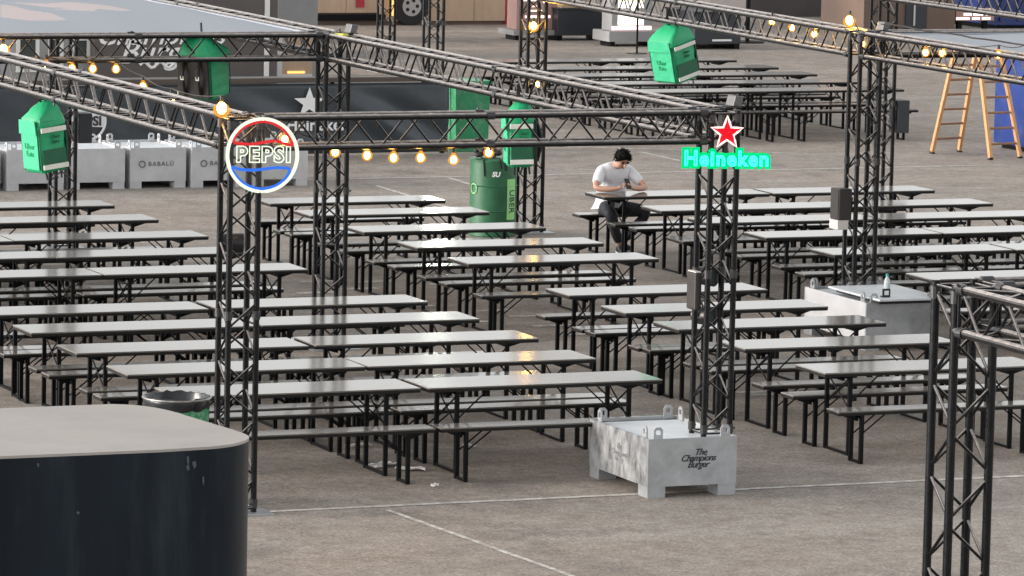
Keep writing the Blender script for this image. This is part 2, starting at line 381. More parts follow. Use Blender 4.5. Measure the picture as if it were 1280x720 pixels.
# ------------------------------------------------------------------ trusses
CC = .24; RC = .025; PITCH_B = .25
_chord = {}
def chord_mesh(L):
    k = round(L, 3)
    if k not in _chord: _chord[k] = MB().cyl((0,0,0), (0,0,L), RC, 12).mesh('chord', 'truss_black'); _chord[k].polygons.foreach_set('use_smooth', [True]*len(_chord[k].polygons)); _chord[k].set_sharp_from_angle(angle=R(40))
    return _chord[k]
_coup = []
_brace = {}
def brace_mesh(L):
    k = round(L, 3)
    if k not in _brace:
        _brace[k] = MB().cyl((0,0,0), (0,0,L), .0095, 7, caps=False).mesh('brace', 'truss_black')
        _brace[k].polygons.foreach_set('use_smooth', [True]*len(_brace[k].polygons))
    return _brace[k]
def truss(name, label, cat, p, q, group, end=True):
    """box truss between two points; the four chords sit +-CC/2 about the axis p-q"""
    p = Vector(p); q = Vector(q); L = (q-p).length; d = (q-p)/L
    if abs(d.z) > .9: a = Vector((1,0,0)); b = Vector((0,1,0))
    else: b = Vector((0,0,1)); a = b.cross(d).normalized()
    root = thing(name, label, cat, p, 0, group)
    def put(n, me, o, dr):
        ob = link(n, me, root, o-p); ob.rotation_mode = 'QUATERNION'; ob.rotation_quaternion = Vector(dr).to_track_quat('Z', 'Y'); return ob
    cs = [(-1,-1),(1,-1),(1,1),(-1,1)]
    P = [p+(a*i+b*j)*CC/2 for i, j in cs]
    for c in P:
        co = put('chord', chord_mesh(L), c, d)
        if not _coup:
            me = MB().cyl((0,0,-.035), (0,0,.035), RC+.007, 12).cyl((0,RC+.004,0), (0,RC+.026,0), .009, 8).mesh('coupler', 'coupler_dark'); _coup.append(me)
        if end:
            for t in (.07, L-.07, L/2 if L > 2.5 else L-.07):
                k = link('coupler', _coup[0], co, (0,0,t)); k.rotation_euler = (0,0,random.uniform(0,6.28))
    n = max(2, round((L-.08)/PITCH_B)); st = (L-.08)/n
    for f in range(4):
        A, B = P[f], P[(f+1) % 4]
        for i in range(n):
            x, y = (A, B) if (i+f) % 2 == 0 else (B, A)
            s0 = x+d*(.04+i*st+.02); s1 = y+d*(.04+(i+1)*st-.02); e = s1-s0
            put('brace', brace_mesh(e.length), s0, e)
        if end:
            for t in (.03, L-.03): e = B-A; put('end_bar', brace_mesh(e.length), A+d*t, e)
    return root
TG = 'black box truss towers'; BG = 'black box truss beams'
ZT = 3.10                      # axis height of the beams
TOP = 3.24
def tower(label, x, y, z0=0.012, z1=TOP, plate=True):
    t = truss('truss_tower', label, 'tower', (x, y, z0), (x, y, z1), TG)
    if plate: MB().box((-.26,-.26,-.012+.001), (.26,.26,.0)).build('base_plate', 'galvanised', t)
    return t
PX, HX, PY = 12.79, 17.05, 36.26
CY, LY = 45.52, 54.72
RX, RY = 22.97, 45.24
MX, MY = 23.36, 55.22
KX, KY = 28.02, 54.70
NX, NY = 12.45, 23.22
h = CC/2+.01
tower('black truss tower carrying the round neon drink sign', PX, PY)
tower('black truss tower rising from the galvanised ballast box by the star sign', HX, PY, .47, TOP, False)
tower('black truss tower at the corner of the grey canopy, among the tables', HX, CY)
tower('black truss tower behind the hanging green bag and the last tables', HX, LY)
tower('black truss tower at the far left corner of the grey canopy', PX, CY)
tower('black truss tower on the ballast box with the bottle and card holder', RX, RY, .47, TOP, False)
tower('black truss tower right beside the tall green cylinder bin', MX, MY)
tower('black truss tower behind the one with the brown loudspeaker', KX, KY)
tower('stout black truss tower at the corner of the frame by the near street line', NX, NY, .012, 3.44)
tower('distant black truss tower beside the green recycling box', 27.86, 69.9)
tower('distant black truss tower in front of the trailer wheel', 31.2, 80.6)
tower('distant black truss tower standing behind the grey canopy corner', 29.9, 82.0)
beam = lambda label, p, q: truss('truss_beam', label, 'truss', p, q, BG)
beam('black truss beam between the two neon signs with bulbs below', (PX+h, PY, ZT), (HX-h, PY, ZT))
beam('black truss beam running back from the star sign tower to the grey canopy', (HX, PY+h, ZT), (HX, CY-h, ZT))
beam('black truss beam running back from the round neon sign, green bag below', (PX, PY+h, ZT), (PX, CY-h, ZT))
beam('black truss beam along the front edge of the grey canopy', (PX+h, CY, ZT), (HX-h, CY, ZT))
beam('black truss beam along the side edge of the grey canopy', (HX, CY+h, ZT), (HX, LY-h, ZT))
beam('black truss beam with a slanted green bag hanging beneath', (RX, RY+h, ZT), (MX, MY-h, ZT))
beam('black truss beam with warm bulbs along the pale right canopy', (RX, 36.4, ZT), (RX, RY-h, ZT))
beam('black truss beam along the back edge of the pale right canopy', (RX+h, RY, ZT), (KX-h, RY, ZT))
beam('black truss beam in front of the lit menu and blue container', (KX, 45.7, ZT), (KX, KY-h, ZT))
beam('thick looking black truss beam leading to the street from the near corner tower', (NX, 18.9, ZT+.2), (NX, NY-h, ZT+.2))
beam('black truss beam leaving the near corner tower along the table rows', (NX+h, NY, ZT+.2), (16.7, NY, ZT+.2))
for lab, x, y in (('black truss tower supporting the pale right canopy at the street end', RX, 36.28),
                  ('black truss tower supporting the pale right canopy at its far corner', KX, 45.58),
                  ('black truss tower at the street end of the near truss frame', NX, 18.77),
                  ('black truss tower at the row end of the near truss frame', 16.83, NY)):
    tower(lab, x, y, .012, 3.44 if 'near truss' in lab else TOP)

# canopies
def inside(p, poly):
    c = False; n = len(poly)
    for i in range(n):
        (x1, y1), (x2, y2) = poly[i], poly[i-1]
        if (y1 > p[1]) != (y2 > p[1]) and p[0] < (x2-x1)*(p[1]-y1)/(y2-y1)+x1: c = not c
    return c
def canopy(name, label, x0, y0, x1, y1, z, sag, m, n=20, prints=()):
    b = MB(); vs = []
    for j in range(n+1):
        for i in range(n+1):
            q, t = i/n, j/n
            vs.append((x0+(x1-x0)*q, y0+(y1-y0)*t, z+sag*math.sin(math.pi*q)*math.sin(math.pi*t)+.006*math.sin(q*23+t*9)*math.sin(t*17)))
    k = len(vs); top = [(j*(n+1)+i, j*(n+1)+i+1, (j+1)*(n+1)+i+1, (j+1)*(n+1)+i) for j in range(n) for i in range(n)]
    b.add(vs+[(x, y, zz-.012) for x, y, zz in vs], top+[tuple(a+k for a in reversed(f)) for f in top])
    root = thing(name, label, 'canopy', (x0, y0, 0)); o = b.build('canvas', m, root, 180, loc=(-x0, -y0, 0))
    if prints:
        o.data.materials.append(MAT['canvas_print'])
        for f in o.data.polygons:
            if f.normal.z > .5 and any(inside((f.center.x, f.center.y), q) for q in prints): f.material_index = 1
    hem = [((0,0,z), (x1-x0,0,z)), ((0,0,z), (0,y1-y0,z)), ((x1-x0,0,z), (x1-x0,y1-y0,z)), ((0,y1-y0,z), (x1-x0,y1-y0,z))]
    for p, q in hem: MB().cyl(p, q, .014, 8).build('hem', m, root, 40)
    for i in range(12):
        for x, y, ax in ((x1-x0, (i+.5)*(y1-y0)/12, 1), ((i+.5)*(x1-x0)/12, 0, 0)):
            MB().bar((x, y, z), (x+(.10 if ax else 0), y-(0 if ax else .10), z-.01), .008, .008).build('lacing', 'bag_black', root)
    return root
swoosh = [[(on_z(x, y, TOP+.02).x, on_z(x, y, TOP+.02).y) for x, y in pts] for pts in ([(10,1),(60,3),(90,1),(130,3),(165,10),(150,11),(122,9),(118,12),(64,10),(90,8),(60,7)], [(0,4),(20,7),(34,11),(62,14),(70,16),(85,22),(40,23),(0,19)])]
canopy('canopy', 'flat grey canvas canopy with pale printed swoosh, behind the round sign', PX+.13, CY+.15, HX-.16, LY-.15, TOP-.03, .04, 'canvas_grey', 110, swoosh)
canopy('canopy', 'flat pale canvas canopy beside the beam with warm bulbs', RX+.16, 36.4, KX-.15, RY-.15, TOP-.03, .04, 'canvas_grey')

# ------------------------------------------------------------------ tables and benches
TL, TW, TH = 2.2, .60, .76
def make_set(L, W, H, topm, name, lw, inset, cross):
    """folding table or bench: board, steel rim, two U-shaped leg frames, struts"""
    root = link(name, None)
    top = MB().box((0,0,H-.014), (L,W,H)).build('top_board', topm, root, bevel=.004)
    rim = MB()
    rim.box((.004,.004,H-.04), (L-.004,.024,H-.0142)); rim.box((.004,W-.024,H-.04), (L-.004,W-.004,H-.0142))
    rim.box((.004,.024,H-.04), (.024,W-.024,H-.0142)); rim.box((L-.024,.024,H-.04), (L-.004,W-.024,H-.0142))
    rim.box((.024,W/2-.03,H-.034), (L-.024,W/2+.03,H-.0142))
    rim.build('steel_rim', 'board_edge', root)
    t = .036; y0, y1 = (W-lw)/2, (W+lw)/2
    for k in (0, 1):
        x = inset if k == 0 else L-inset
        f = MB(); f.bar((x,y0,.0), (x,y0,H-.04), t, t*.8); f.bar((x,y1,.0), (x,y1,H-.04), t, t*.8)
        f.box((x-t*.4, y0+t/2, .002), (x+t*.4, y1-t/2, .024)); f.box((x-t*.4, y0+t/2, H-.075), (x+t*.4, y1-t/2, H-.042))
        fo = f.build('leg_frame', 'leg_black', root)
        if cross:
            c = MB(); c.cyl((x,y0,H-.08), (x+.012,y1,H-.33), .008, 6); c.cyl((x,y1,H-.08), (x-.012,y0,H-.33), .008, 6)
            c.build('cross_brace', 'leg_black', fo)
        s = -1 if k else 1
        zl = H-.30 if cross else H-.22
        for yy in (y0+.03, y1-.03): MB().cyl((x+s*.01,yy,zl), (x+s*(.30 if cross else .24),yy,H-.045), .007, 6).build('strut', 'leg_black', root)
        e = MB(); xo = x-s*.02; xe = x-s*(inset*.62)
        e.prism([(xo,H-.041),(xe,H-.041),(xe,H-.055),(xo-s*.02,H-.095),(xo,H-.095)], W/2-.16*W/.6, W/2+.16*W/.6); e.build('hinge_block', 'leg_black', root)
    return root
proto_t = make_set(TL, TW, TH, 'table_top', 'beer_table', .46, .29, True)
proto_b = make_set(TL, .25, .475, 'bench_top', 'bench', .20, .24, False)
used = {'t': False, 'b': False}
def place(kind, x, y, label, group, jx=.02, jr=.55):
    pr = proto_t if kind == 't' else proto_b
    if not used[kind]: o = pr; used[kind] = True
    else: o = dup(pr)
    o.location = (x+random.uniform(-jx,jx), y+random.uniform(-jx,jx), 0); o.rotation_euler = (0,0,R(random.uniform(-jr,jr)))
    tag(o, label, 'table' if kind == 't' else 'bench', group); return o
ORD = ['first','second','third','fourth','fifth','sixth','seventh']
def block(xs, rows, where, halves, tgroup, skip=()):
    for r, y in enumerate(rows):
        for k, x in enumerate(xs):
            if (r, k) in skip: continue
            wtxt = '%s row %s%s' % (ORD[r], where, (', half nearer '+halves[k]) if halves else '')
            place('t', x, y, 'grey folding table, '+wtxt, tgroup+' tables')
            place('b', x-.02, y-.39, 'grey bench, street line side, '+wtxt, tgroup+' benches', .035, .8)
            place('b', x-.02, y+.63, 'grey bench, trailer side, '+wtxt, tgroup+' benches', .035, .8)
A0 = 12.72
block((A0, A0+2.26), (37.56, 38.95, 40.36, 41.80, 43.12), 'behind round neon sign', ('green drum', 'ballast box'), 'front double')
block((A0-.16, A0+2.04), (52.40, 50.84, 49.08, 47.50, 45.95), 'from pale ballast row', ('grey canopy tower', 'tall cylinder bin'), 'rear left double')
block((18.82,), (52.24, 50.88, 49.15, 47.60, 46.05), 'from tall cylinder bin', None, 'middle single')
block((18.76,), (37.55, 39.22, 40.62, 41.90, 43.28), 'back from street line beyond star sign', None, 'front single')
block((23.06, 25.30), (52.20, 50.60, 49.25, 47.70, 46.02, 43.70), 'from the seated man', ('the man', 'wooden ladder'), 'right double')
block((30.20, 32.42), (72.92, 71.30, 69.85, 68.25, 66.75), 'from dark crate', ('lit totem', 'wooden ladder'), 'far double')

# ------------------------------------------------------------------ ballast boxes
def make_ballast(name, body, side, fill, lx, ly, hz):
    r = link(name, None)
    z0 = .095; t = .018
    b = MB(); b.box((0,0,z0), (lx,t,hz)); b.box((0,ly-t,z0), (lx,ly,hz)); b.box((t,t,z0), (lx-t,ly-t,z0+.02)); b.box((lx-t,t,z0), (lx,ly-t,hz))
    b.build('body', body, r)
    MB().box((.0,t+.001,z0), (t,ly-t-.001,hz)).build('side_plate', side, r)
    MB().box((t,t,z0+.02), (lx-t,ly-t,hz-.028)).build('fill', fill, r)
    for x in (.0, lx-.17):
        for y in (0., ly-.2):
            f = MB(); f.box((x+.004,y+.004,0), (x+.166,y+.016,z0)); f.box((x+.004,y+.184,0), (x+.166,y+.196,z0)); f.box((x+.004,y+.016,0), (x+.016,y+.184,z0)); f.box((x+.154,y+.016,0), (x+.166,y+.184,z0)); f.box((x+.016,y+.016,0),(x+.154,y+.184,.01))
            f.build('foot', body, r)
    def lug(x, y, along):
        m = MB(); w, hh, tt = .085, .095, .012
        fr = [(-w/2,-.02),(w/2,-.02),(w/2,hh*.75),(w/2-.02,hh),(-w/2+.02,hh),(-w/2,hh*.75)]; inn = [(-.022,.03),(.022,.03),(.022,.066),(.016,.07),(-.016,.07),(-.022,.066)]
        vs = []
        for d in (-tt/2, tt/2):
            for px, pz in fr+inn: vs.append((x+px, y+d, hz+pz) if along else (x+d, y+px, hz+pz))
        fs = []
        for i in range(6):
            k = (i+1) % 6
            fs += [(i,k,k+6,i+6), (12+i,18+i,18+k,12+k), (i,12+i,12+k,k), (6+i,6+k,18+k,18+i)]
        m.add(vs, fs).build('lifting_lug', body, r)
    e = .03
    for x, y, al in ((.10,e,1),(lx-.10,e,1),(.10,ly-e,1),(lx-.10,ly-e,1),(e,.14,0),(e,ly-.14,0),(lx-e,ly-.14,0)): lug(x, y, al)
    return r
bh = make_ballast('ballast_box', 'galvanised', 'galvanised_streaked', 'ballast_fill', .82, 1.22, .50)
bh.location = (16.34, 35.96, 0); tag(bh, 'streaky galvanised ballast box with black burger script, under the star sign tower', 'ballast box', 'galvanised ballast boxes')
for i, (tx, z) in enumerate((('The', .375), ('Champions', .325), ('Burger', .27))):
    text('lettering', tx, .078, 'print_black', bh, (.46+(.0 if i else .02), -.003, z), shear=.42, space=.9, offset=.0008)
text('lettering', 'The\nChampions\nBurger', .07, 'galvanised', bh, (-.003, .60, .30), (R(90),0,R(-90)), shear=.35, line=.8)
br = make_ballast('ballast_box', 'galvanised', 'concrete_pale', 'ballast_fill', .86, 1.46, .50)
br.location = (22.42, 43.96, 0); tag(br, 'pale ballast box with bottle on it, under the loudspeaker tower', 'ballast box', 'galvanised ballast boxes')
# board lying on that box, bottle and card holder
bd = thing('shelf_board', 'light grey board lying on the ballast box under the bottle', 'board', (22.50, 43.82, .53))
MB().box((0,0,0), (.78,1.20,.022)).build('board', 'ballast_fill', bd, bevel=.003); MB().box((.01,.01,-.028), (.77,.04,-.001)).build('board_rim', 'board_edge', bd)
for x in (.05, .65): MB().box((x,.24,-.029), (x+.08,1.1,-.0005)).build('batten', 'board_edge', bd)
bo = thing('water_bottle', 'small clear plastic bottle with teal cap on the ballast board', 'bottle', (22.88, 44.40, .5525))
MB().lathe([(.030,0),(.034,.01),(.034,.11),(.030,.13),(.014,.155),(.013,.165)], 14).build('bottle_body', 'bottle_clear', bo, 40)
MB().lathe([(.016,.1655),(.016,.19),(.012,.192)], 12).build('cap', 'cap_teal', bo)
ch = thing('card_holder', 'small dark card holder with white card on the ballast board', 'card holder', (22.66, 43.98, .5525))
MB().box((-.045,0,0), (.045,.01,.09)).box((-.045,.011,0), (.045,.06,.012)).build('frame', 'lamp_black', ch); MB().box((-.025,-.003,.025), (.025,-.0005,.07)).build('card', 'print_white', ch)
# row of pale ballast blocks
pb = make_ballast('ballast_box', 'concrete_pale', 'concrete_pale', 'ballast_fill', .80, 1.2, .55)
p0 = on_z(8, 239, 0); bx0 = p0.x; by0 = p0.y
names = ['beside the hanging green bag', 'beside the loudspeaker of the canopy tower', 'with a clean blank face', 'with the ring and club name lettering', 'behind the round neon sign', 'at the row end nearest the tall cylinder bin']
for i in range(6):
    o = pb if i == 0 else dup(pb)
    k = i-1
    o.location = (bx0+k*.872+random.uniform(-.01,.01), by0+random.uniform(-.03,.03), 0); o.rotation_euler = (0,0,R(random.uniform(-1,1)))
    tag(o, 'pale concrete ballast block '+(['at the hidden end of the row under the canopy']+names)[i], 'ballast block', 'row of pale ballast blocks')
    if i in (3, 4):
        text('lettering', 'BABALÚ', .085, 'print_grey', o, (.44, -.004, .33), space=1.25)
        ringp = [(.17+.042*math.cos(t*math.pi/8), -.006, .33+.042*math.sin(t*math.pi/8)) for t in range(16)]
        MB().tube(ringp, .007, 6, True).build('ring_mark', 'print_grey', o)

# ------------------------------------------------------------------ foreground kiosk with rounded corner
zt = 2.40
def rrect(x0, y0, x1, y1, r, n=14):
    pts = []
    for cx, cy, a in ((x1-r, y0+r, -90), (x1-r, y1-r, 0), (x0+r, y1-r, 90), (x0+r, y0+r, 180)):
        for i in range(n+1): t = R(a+90*i/n); pts.append((cx+r*math.cos(t), cy+r*math.sin(t)))
    return pts
edge = [(200,562),(245,559.3),(272,557.3),(292,554.5),(305,551),(311,547.5),(310,544.5),(303,541),(288,536),(266,529.5),(240,521.5),(215,514),(190,508.8),(165,506),(140,505)]
ep = [on_z(x, y, zt) for x, y in edge]
fp = [Vector((ep[0].x-4.0, ep[0].y, zt))]
for i in range(len(ep)-1):
    a_, b_, c_, d_ = ep[max(i-1,0)], ep[i], ep[i+1], ep[min(i+2,len(ep)-1)]
    for k in range(4):
        u = k/4; fp.append(.5*((2*b_)+(c_-a_)*u+(2*a_-5*b_+4*c_-d_)*u*u+(3*b_-a_-3*c_+d_)*u**3))
fp += [ep[-1], Vector((ep[0].x-4.0, ep[-1].y, zt))]
kc = sum(fp, Vector())/len(fp); kc.z = 0
ki = thing('kiosk', 'dark navy kiosk with rounded corner and pale weathered flat roof', 'kiosk', kc)
pl_ = [(p.x-kc.x, p.y-kc.y) for p in fp]
MB().prism([(x*.998, y*.996) for x, y in pl_], 0, zt-.016, 'z').build('wall', 'navy_wrap', ki, 40)
MB().prism(pl_, zt-.0155, zt, 'z').build('roof', 'roof_sheet', ki, 40)
for px, py, dz, ln in ((243,571,0,.05),(246,575,.03,.04),(240,577,.05,.03),(256,590,.12,.05),(33,576,.0,.02),(87,630,.28,.015)):
    q = on_z(px, 561, zt); k = min(range(len(fp)), key=lambda i: (fp[i]-q).length if fp[i].y < kc.y else 9e9); e_ = fp[k] if px > 200 else Vector((q.x, ep[0].y, zt))
    z_ = zt-.02-dz-.03; w_ = .006+random.uniform(0,.008)
    MB().prism([(-w_,0),(w_*.6,.004),(w_,-ln*.6),(0,-ln),(-w_*.7,-ln*.5)], -.003, 0).build('scuff', 'scuff_grey', ki, loc=(e_.x-kc.x+random.uniform(-.01,.01), (e_.y-kc.y)*.996-.002, z_))

# ------------------------------------------------------------------ green drum with bin liner
def drum(name, label, x, y, r, hh, m, cat='bin'):
    t = thing(name, label, cat, (x, y, 0))
    MB().lathe([(r*.96,0),(r,.01),(r,hh*.33),(r+.008,hh*.34),(r,hh*.35),(r,hh*.66),(r+.008,hh*.67),(r,hh*.68),(r,hh-.02)], 40, caps=False).build('barrel', m, t, 40)
    MB().lathe([(.001,.02),(r*.95,.02)], 40, caps=False).build('bottom', m, t)
    return t
dp = on_z(221, 497, .88); dd = drum('waste_drum', 'green metal waste drum lined with a black bag beside neon sign tower', dp.x, dp.y, .265, .88, 'drum_green')
lm = MB(); prof = [(.268,.80),(.274,.83),(.276,.87),(.272,.893),(.262,.897),(.252,.88),(.235,.80),(.20,.68),(.10,.60),(.002,.58)]; n = 40; vs = []
for r_, z_ in prof:
    for j in range(n): q = 1+random.uniform(-.02,.02)*(1 if r_ < .25 else .35); vs.append((r_*q*math.cos(2*math.pi*j/n), r_*q*math.sin(2*math.pi*j/n), z_+random.uniform(-.012,.012)))
lm.add(vs, [(i*n+j, i*n+(j+1) % n, (i+1)*n+(j+1) % n, (i+1)*n+j) for i in range(len(prof)-1) for j in range(n)]).build('bin_liner', 'bag_plastic', dd, 60)
MB().tube([(.279*math.cos(2*math.pi*j/40), .279*math.sin(2*math.pi*j/40), .885) for j in range(40)], .009, 6, True).build('rim', 'rim_steel', dd, 180)

# tall green cylinder bin with stickers
cp = on_z(626, 297, 0); cyl = drum('cylinder_bin', 'tall green cylinder bin with lime label and white print by truss tower', cp.x, cp.y+.28, .295, .95, 'bin_green')
MB().lathe([(.30,.93),(.302,.96),(.27,.975),(.002,.985)], 40, caps=False).build('lid', 'bin_green', cyl, 40)
ca = math.atan2(-(cp.y+.28), -cp.x)
def wrap_patch(a0, a1, z0, z1, r, m, parent, name):
    n = 8; b = MB(); vs = []
    for rr in (r, r+.004):
        for z in (z0, z1): vs += [(rr*math.cos(a0+(a1-a0)*i/n), rr*math.sin(a0+(a1-a0)*i/n), z) for i in range(n+1)]
    k = n+1; fs = []
    for i in range(n): fs += [(2*k+i, 2*k+i+1, 3*k+i+1, 3*k+i), (i, k+i, k+i+1, i+1)]
    return b.add(vs, fs).build(name, m, parent, 180)
wrap_patch(ca+.62, ca+1.12, .22, .73, .2975, 'label_lime', cyl, 'lime_label')
tl = text('lettering', 'UBER', .125, 'print_black', cyl, (.304*math.cos(ca+.87), .304*math.sin(ca+.87), .45), (R(90), R(90), ca+.87+R(90)))
tl = text('lettering', 'SU', .085, 'print_white', cyl, (.300*math.cos(ca+.1), .300*math.sin(ca+.1), .79), (R(90), 0, ca+.1+R(90)), shear=.2, offset=.004)
a = ca-.95; MB().tube([(.301*math.cos(a+.2*math.cos(t*.4)), .301*math.sin(a+.2*math.cos(t*.4)), .60+.06*math.sin(t*.4)) for t in range(16)], .008, 5, True).build('round_sticker', 'label_lime', cyl)
pl = thing('rubbish_heap', 'tangle of dark sticks and rags on the lid of the tall cylinder bin', 'rubbish', (cp.x-.1, cp.y+.24, .985))
b = MB()
for i in range(26):
    a = random.uniform(0, 6.28); r1 = random.uniform(0, .16); p = (r1*math.cos(a), r1*math.sin(a)*.8, random.uniform(-.006,.10)); q = (p[0]+random.uniform(-.12,.12), p[1]+random.uniform(-.08,.08), max(.005, p[2]+random.uniform(-.02,.14)))
    b.cyl(p, q, random.uniform(.006,.016), 6)
b.build('sticks', 'stall_rust', pl); b = MB()
for i in range(7): b.sphere((random.uniform(-.17,.15), random.uniform(-.1,.1), random.uniform(.03,.08)), random.uniform(.03,.06), 8, 6, (1.2,1,.7))
b.build('rags', 'bag_black', pl, 180)
# straps hanging over the cylinder
for da, l in ((-.42,.20),(.28,.10),(.5,.13)):
    a = ca+da; b = MB(); b.bar((.299*math.cos(a)*.9, .299*math.sin(a)*.9, .99), (.306*math.cos(a), .306*math.sin(a), .965), .022, .006); b.bar((.306*math.cos(a), .306*math.sin(a), .965), (.306*math.cos(a+.06), .306*math.sin(a+.06), .965-l), .022, .006)
    b.build('strap', 'bag_black', cyl)
# green recycling box
gp = on_z(568, 190, 0); gb = thing('recycling_box', 'plain bright green recycling box standing at the end of the dark barrier', 'bin', (gp.x, gp.y, 0))
MB().prism([(.02,0),(.54,0),(.56,1.0),(0,1.0)], 0, .5).build('box', 'bin_green_bright', gb, bevel=.01); MB().box((-.02,-.02,1.001), (.58,.52,1.06)).build('lid', 'bin_green_bright', gb, bevel=.015)
MB().box((-.06,.2,0), (-.03,.24,1.0)).build('edge_post', 'window_frame', gb)

# ------------------------------------------------------------------ neon signs
def neon_round():
    c = on_y(328, 194, PY-.24); t = thing('neon_sign', 'round neon sign reading PEPSI, red above and blue below', 'neon sign', c)
    t.rotation_euler = (0, 0, R(-14)); k = 1/152.6
    def P(x, y, d=0): return ((x-328)*k, d, -(y-194)*k)
    ring = [(.282*math.cos(i*math.pi/32), 0, .292*math.sin(i*math.pi/32)) for i in range(64)]
    MB().tube(ring, .0155, 8, True).build('outer_tube', 'neon_white', t, 180)
    def spl(pts, closed=True, n=6):
        out = []; m = len(pts)
        for i in range(m if closed else m-1):
            p0, p1, p2, p3 = [Vector(pts[(i+j) % m] if closed else pts[min(max(i+j,0),m-1)]) for j in (-1,0,1,2)]
            for s in range(n):
                u = s/n; out.append(.5*((2*p1)+(p2-p0)*u+(2*p0-5*p1+4*p2-p3)*u*u+(3*p1-p0-3*p2+p3)*u**3))
        return out
    red = [(292.5,175),(297,167),(306,159),(318,154),(329,152.5),(341,155),(353,162),(361,172),(365,181),(358,180.5),(345,176.5),(330,178),(316,180.5),(303,180),(294,178.5)]
    MB().tube(spl([P(*q) for q in red]), .0125, 7, True).build('red_tube', 'neon_red', t, 180)
    blue = [(290,209),(300,211.5),(314,212.5),(328,211.5),(342,209.5),(354,209.5),(362,211.5),(358,221),(349,229),(338,234),(326,235.5),(313,232.5),(302,226),(295,218)]
    MB().tube(spl([P(*q) for q in blue]), .0125, 7, True).build('blue_tube', 'neon_blue', t, 180)
    text('letter_tubes', 'PEPSI', .168, 'neon_white', t, P(329.5, 194), outline=.0052, sx=1.0, space=1.2, offset=.007)
    MB().cyl((0,.004,0), (0,.008,0), .29, 48).build('acrylic_disc', 'acrylic', t, 40)
    b = MB()
    for x in (-.12, .12): b.cyl((x,.008,.0), (x,0.24-CC/2+.03,.0), .008, 6); b.cyl((x,.008,-.2), (x,0.24-CC/2+.03,-.2), .008, 6)
    b.build('stand_off', 'lamp_black', t)
m = bpy.data.materials.new('acrylic'); m.use_nodes = True; N, L = nodes(m); N.clear()
o_ = N.new('ShaderNodeOutputMaterial'); tr = N.new('ShaderNodeBsdfTransparent'); gl = N.new('ShaderNodeBsdfGlossy'); gl.inputs['Roughness'].default_value = .1; mx = N.new('ShaderNodeMixShader'); mx.inputs[0].default_value = .05
tr.inputs[0].default_value = (.96,.97,.96,1); L.new(tr.outputs[0], mx.inputs[1]); L.new(gl.outputs[0], mx.inputs[2]); L.new(mx.outputs[0], o_.inputs[0]); MAT['acrylic'] = m
neon_round()
def neon_star():
    c = on_y(908, 199, PY-.27); t = thing('neon_sign', 'green neon lettering sign topped by a glowing red star', 'neon sign', c); t.rotation_euler = (0, 0, R(-16)); k = 1/150.
    tx = text('letter_tubes', 'Heineken', .175, 'neon_cyan', t, (0, -.004, 0), outline=.0052, sx=.86, space=1.14, offset=.001)
    xs = [v.co.x for v in tx.data.vertices]; w_ = max(xs)-min(xs); tx.scale = (.71/w_, 1, 1)
    bk_ = text('green_halo', 'Heineken', .175, 'neon_green_glow', t, (0, .014, 0), extrude=.004, space=1.14, offset=.03); bk_.scale = (.71/w_, 1, 1); MB().prism(rrect(-.375, -.068, .375, .05, .03, 5), .0185, .024, 'y').build('green_halo', 'neon_green_glow', t)  # emissive shapes behind the tubes paint in the green halo of the letters
    st = []; cx, cz = (908-908)*k, (199-166)*k
    for i in range(10): a = R(90+36*i); r = .142 if i % 2 == 0 else .058; st.append((cx+r*math.cos(a), cz+r*math.sin(a)))
    MB().tube([(x, -.004, z) for x, z in [q for i in range(10) for q in (st[i], ((st[i][0]*.5+st[(i+1) % 10][0]*.5), (st[i][1]*.5+st[(i+1) % 10][1]*.5)))]], .009, 6, True).build('star_tube', 'neon_star_edge', t, 180)
    MB().prism([(cx+(x-cx)*1.06, cz+(z-cz)*1.06) for x, z in st], .012, .02, 'y').build('red_backing', 'neon_star_glow', t)
    MB().box((-.012,.02,-.08), (.012,.045,.30)).cyl((0,.045,.12), (0,.19,.12), .01, 6).cyl((0,.045,-.02), (0,.19,-.02), .01, 6).build('bracket', 'lamp_black', t)
neon_star()

# ------------------------------------------------------------------ bulbs on strings
def bulb_string(label, pts, group, bright=(), dim=(), ends=None, r=.030):
    t = thing('light_string', label, 'string lights', pts[0], 0, group); o = Vector(pts[0])
    path = [Vector(p)+Vector((0,0,.085)) for p in pts]
    if ends: path = [Vector(ends[0])]+path+[Vector(ends[1])]
    full = []
    for i in range(len(path)-1):
        for s in range(4):
            u = s/4; q = path[i].lerp(path[i+1], u); q.z -= .03*math.sin(math.pi*u); full.append(q-o)
    full.append(path[-1]-o)
    MB().tube(full, .005, 5).build('cable', 'cable', t)
    for i, p in enumerate(pts):
        q = Vector(p)-o
        k_ = 1.6 if i in bright else 1.05
        bb = MB().lathe([(.012,.045),(.018,.034),(.034*k_,.010),(.044*k_,-.012*k_),(.040*k_,-.034*k_),(.022*k_,-.052*k_),(.003,-.058*k_)], 12, q).build('bulb', 'amber_halo', t, 180)
        MB().sphere(q+Vector((0,0,-.014)), .026*k_, 8, 6, (1,1,1.15)).build('filament', 'bulb_bright' if i in bright else 'bulb_warm', bb, 180)
        MB().cyl(q+Vector((0,0,.0455)), q+Vector((0,0,.09)), .016, 8).build('socket', 'socket', bb)
SG = 'strings of warm bulbs'
yb = PY-.10
bulb_string('warm bulb string drooping below the beam between the neon signs', [on_y(x, y, yb) for x, y in ((356,172),(419,188),(459,192),(492,195),(526,195),(567,197.5),(611,188.5))], SG)
left = [on_y(x, y, CY-.16) for x, y in ((58,80),(90,83.5),(116,84),(145,84.5))]
pe = on_y(277, 133, PY-.05)
a_ = left[-1]; left += [Vector(a_).lerp(pe, f)+Vector((0,0,-s)) for f, s in ((.30,.07),(.58,.09))]
left.append(pe)
bulb_string('warm bulb string from the grey canopy edge to the round sign tower', left, SG, bright=(6,))
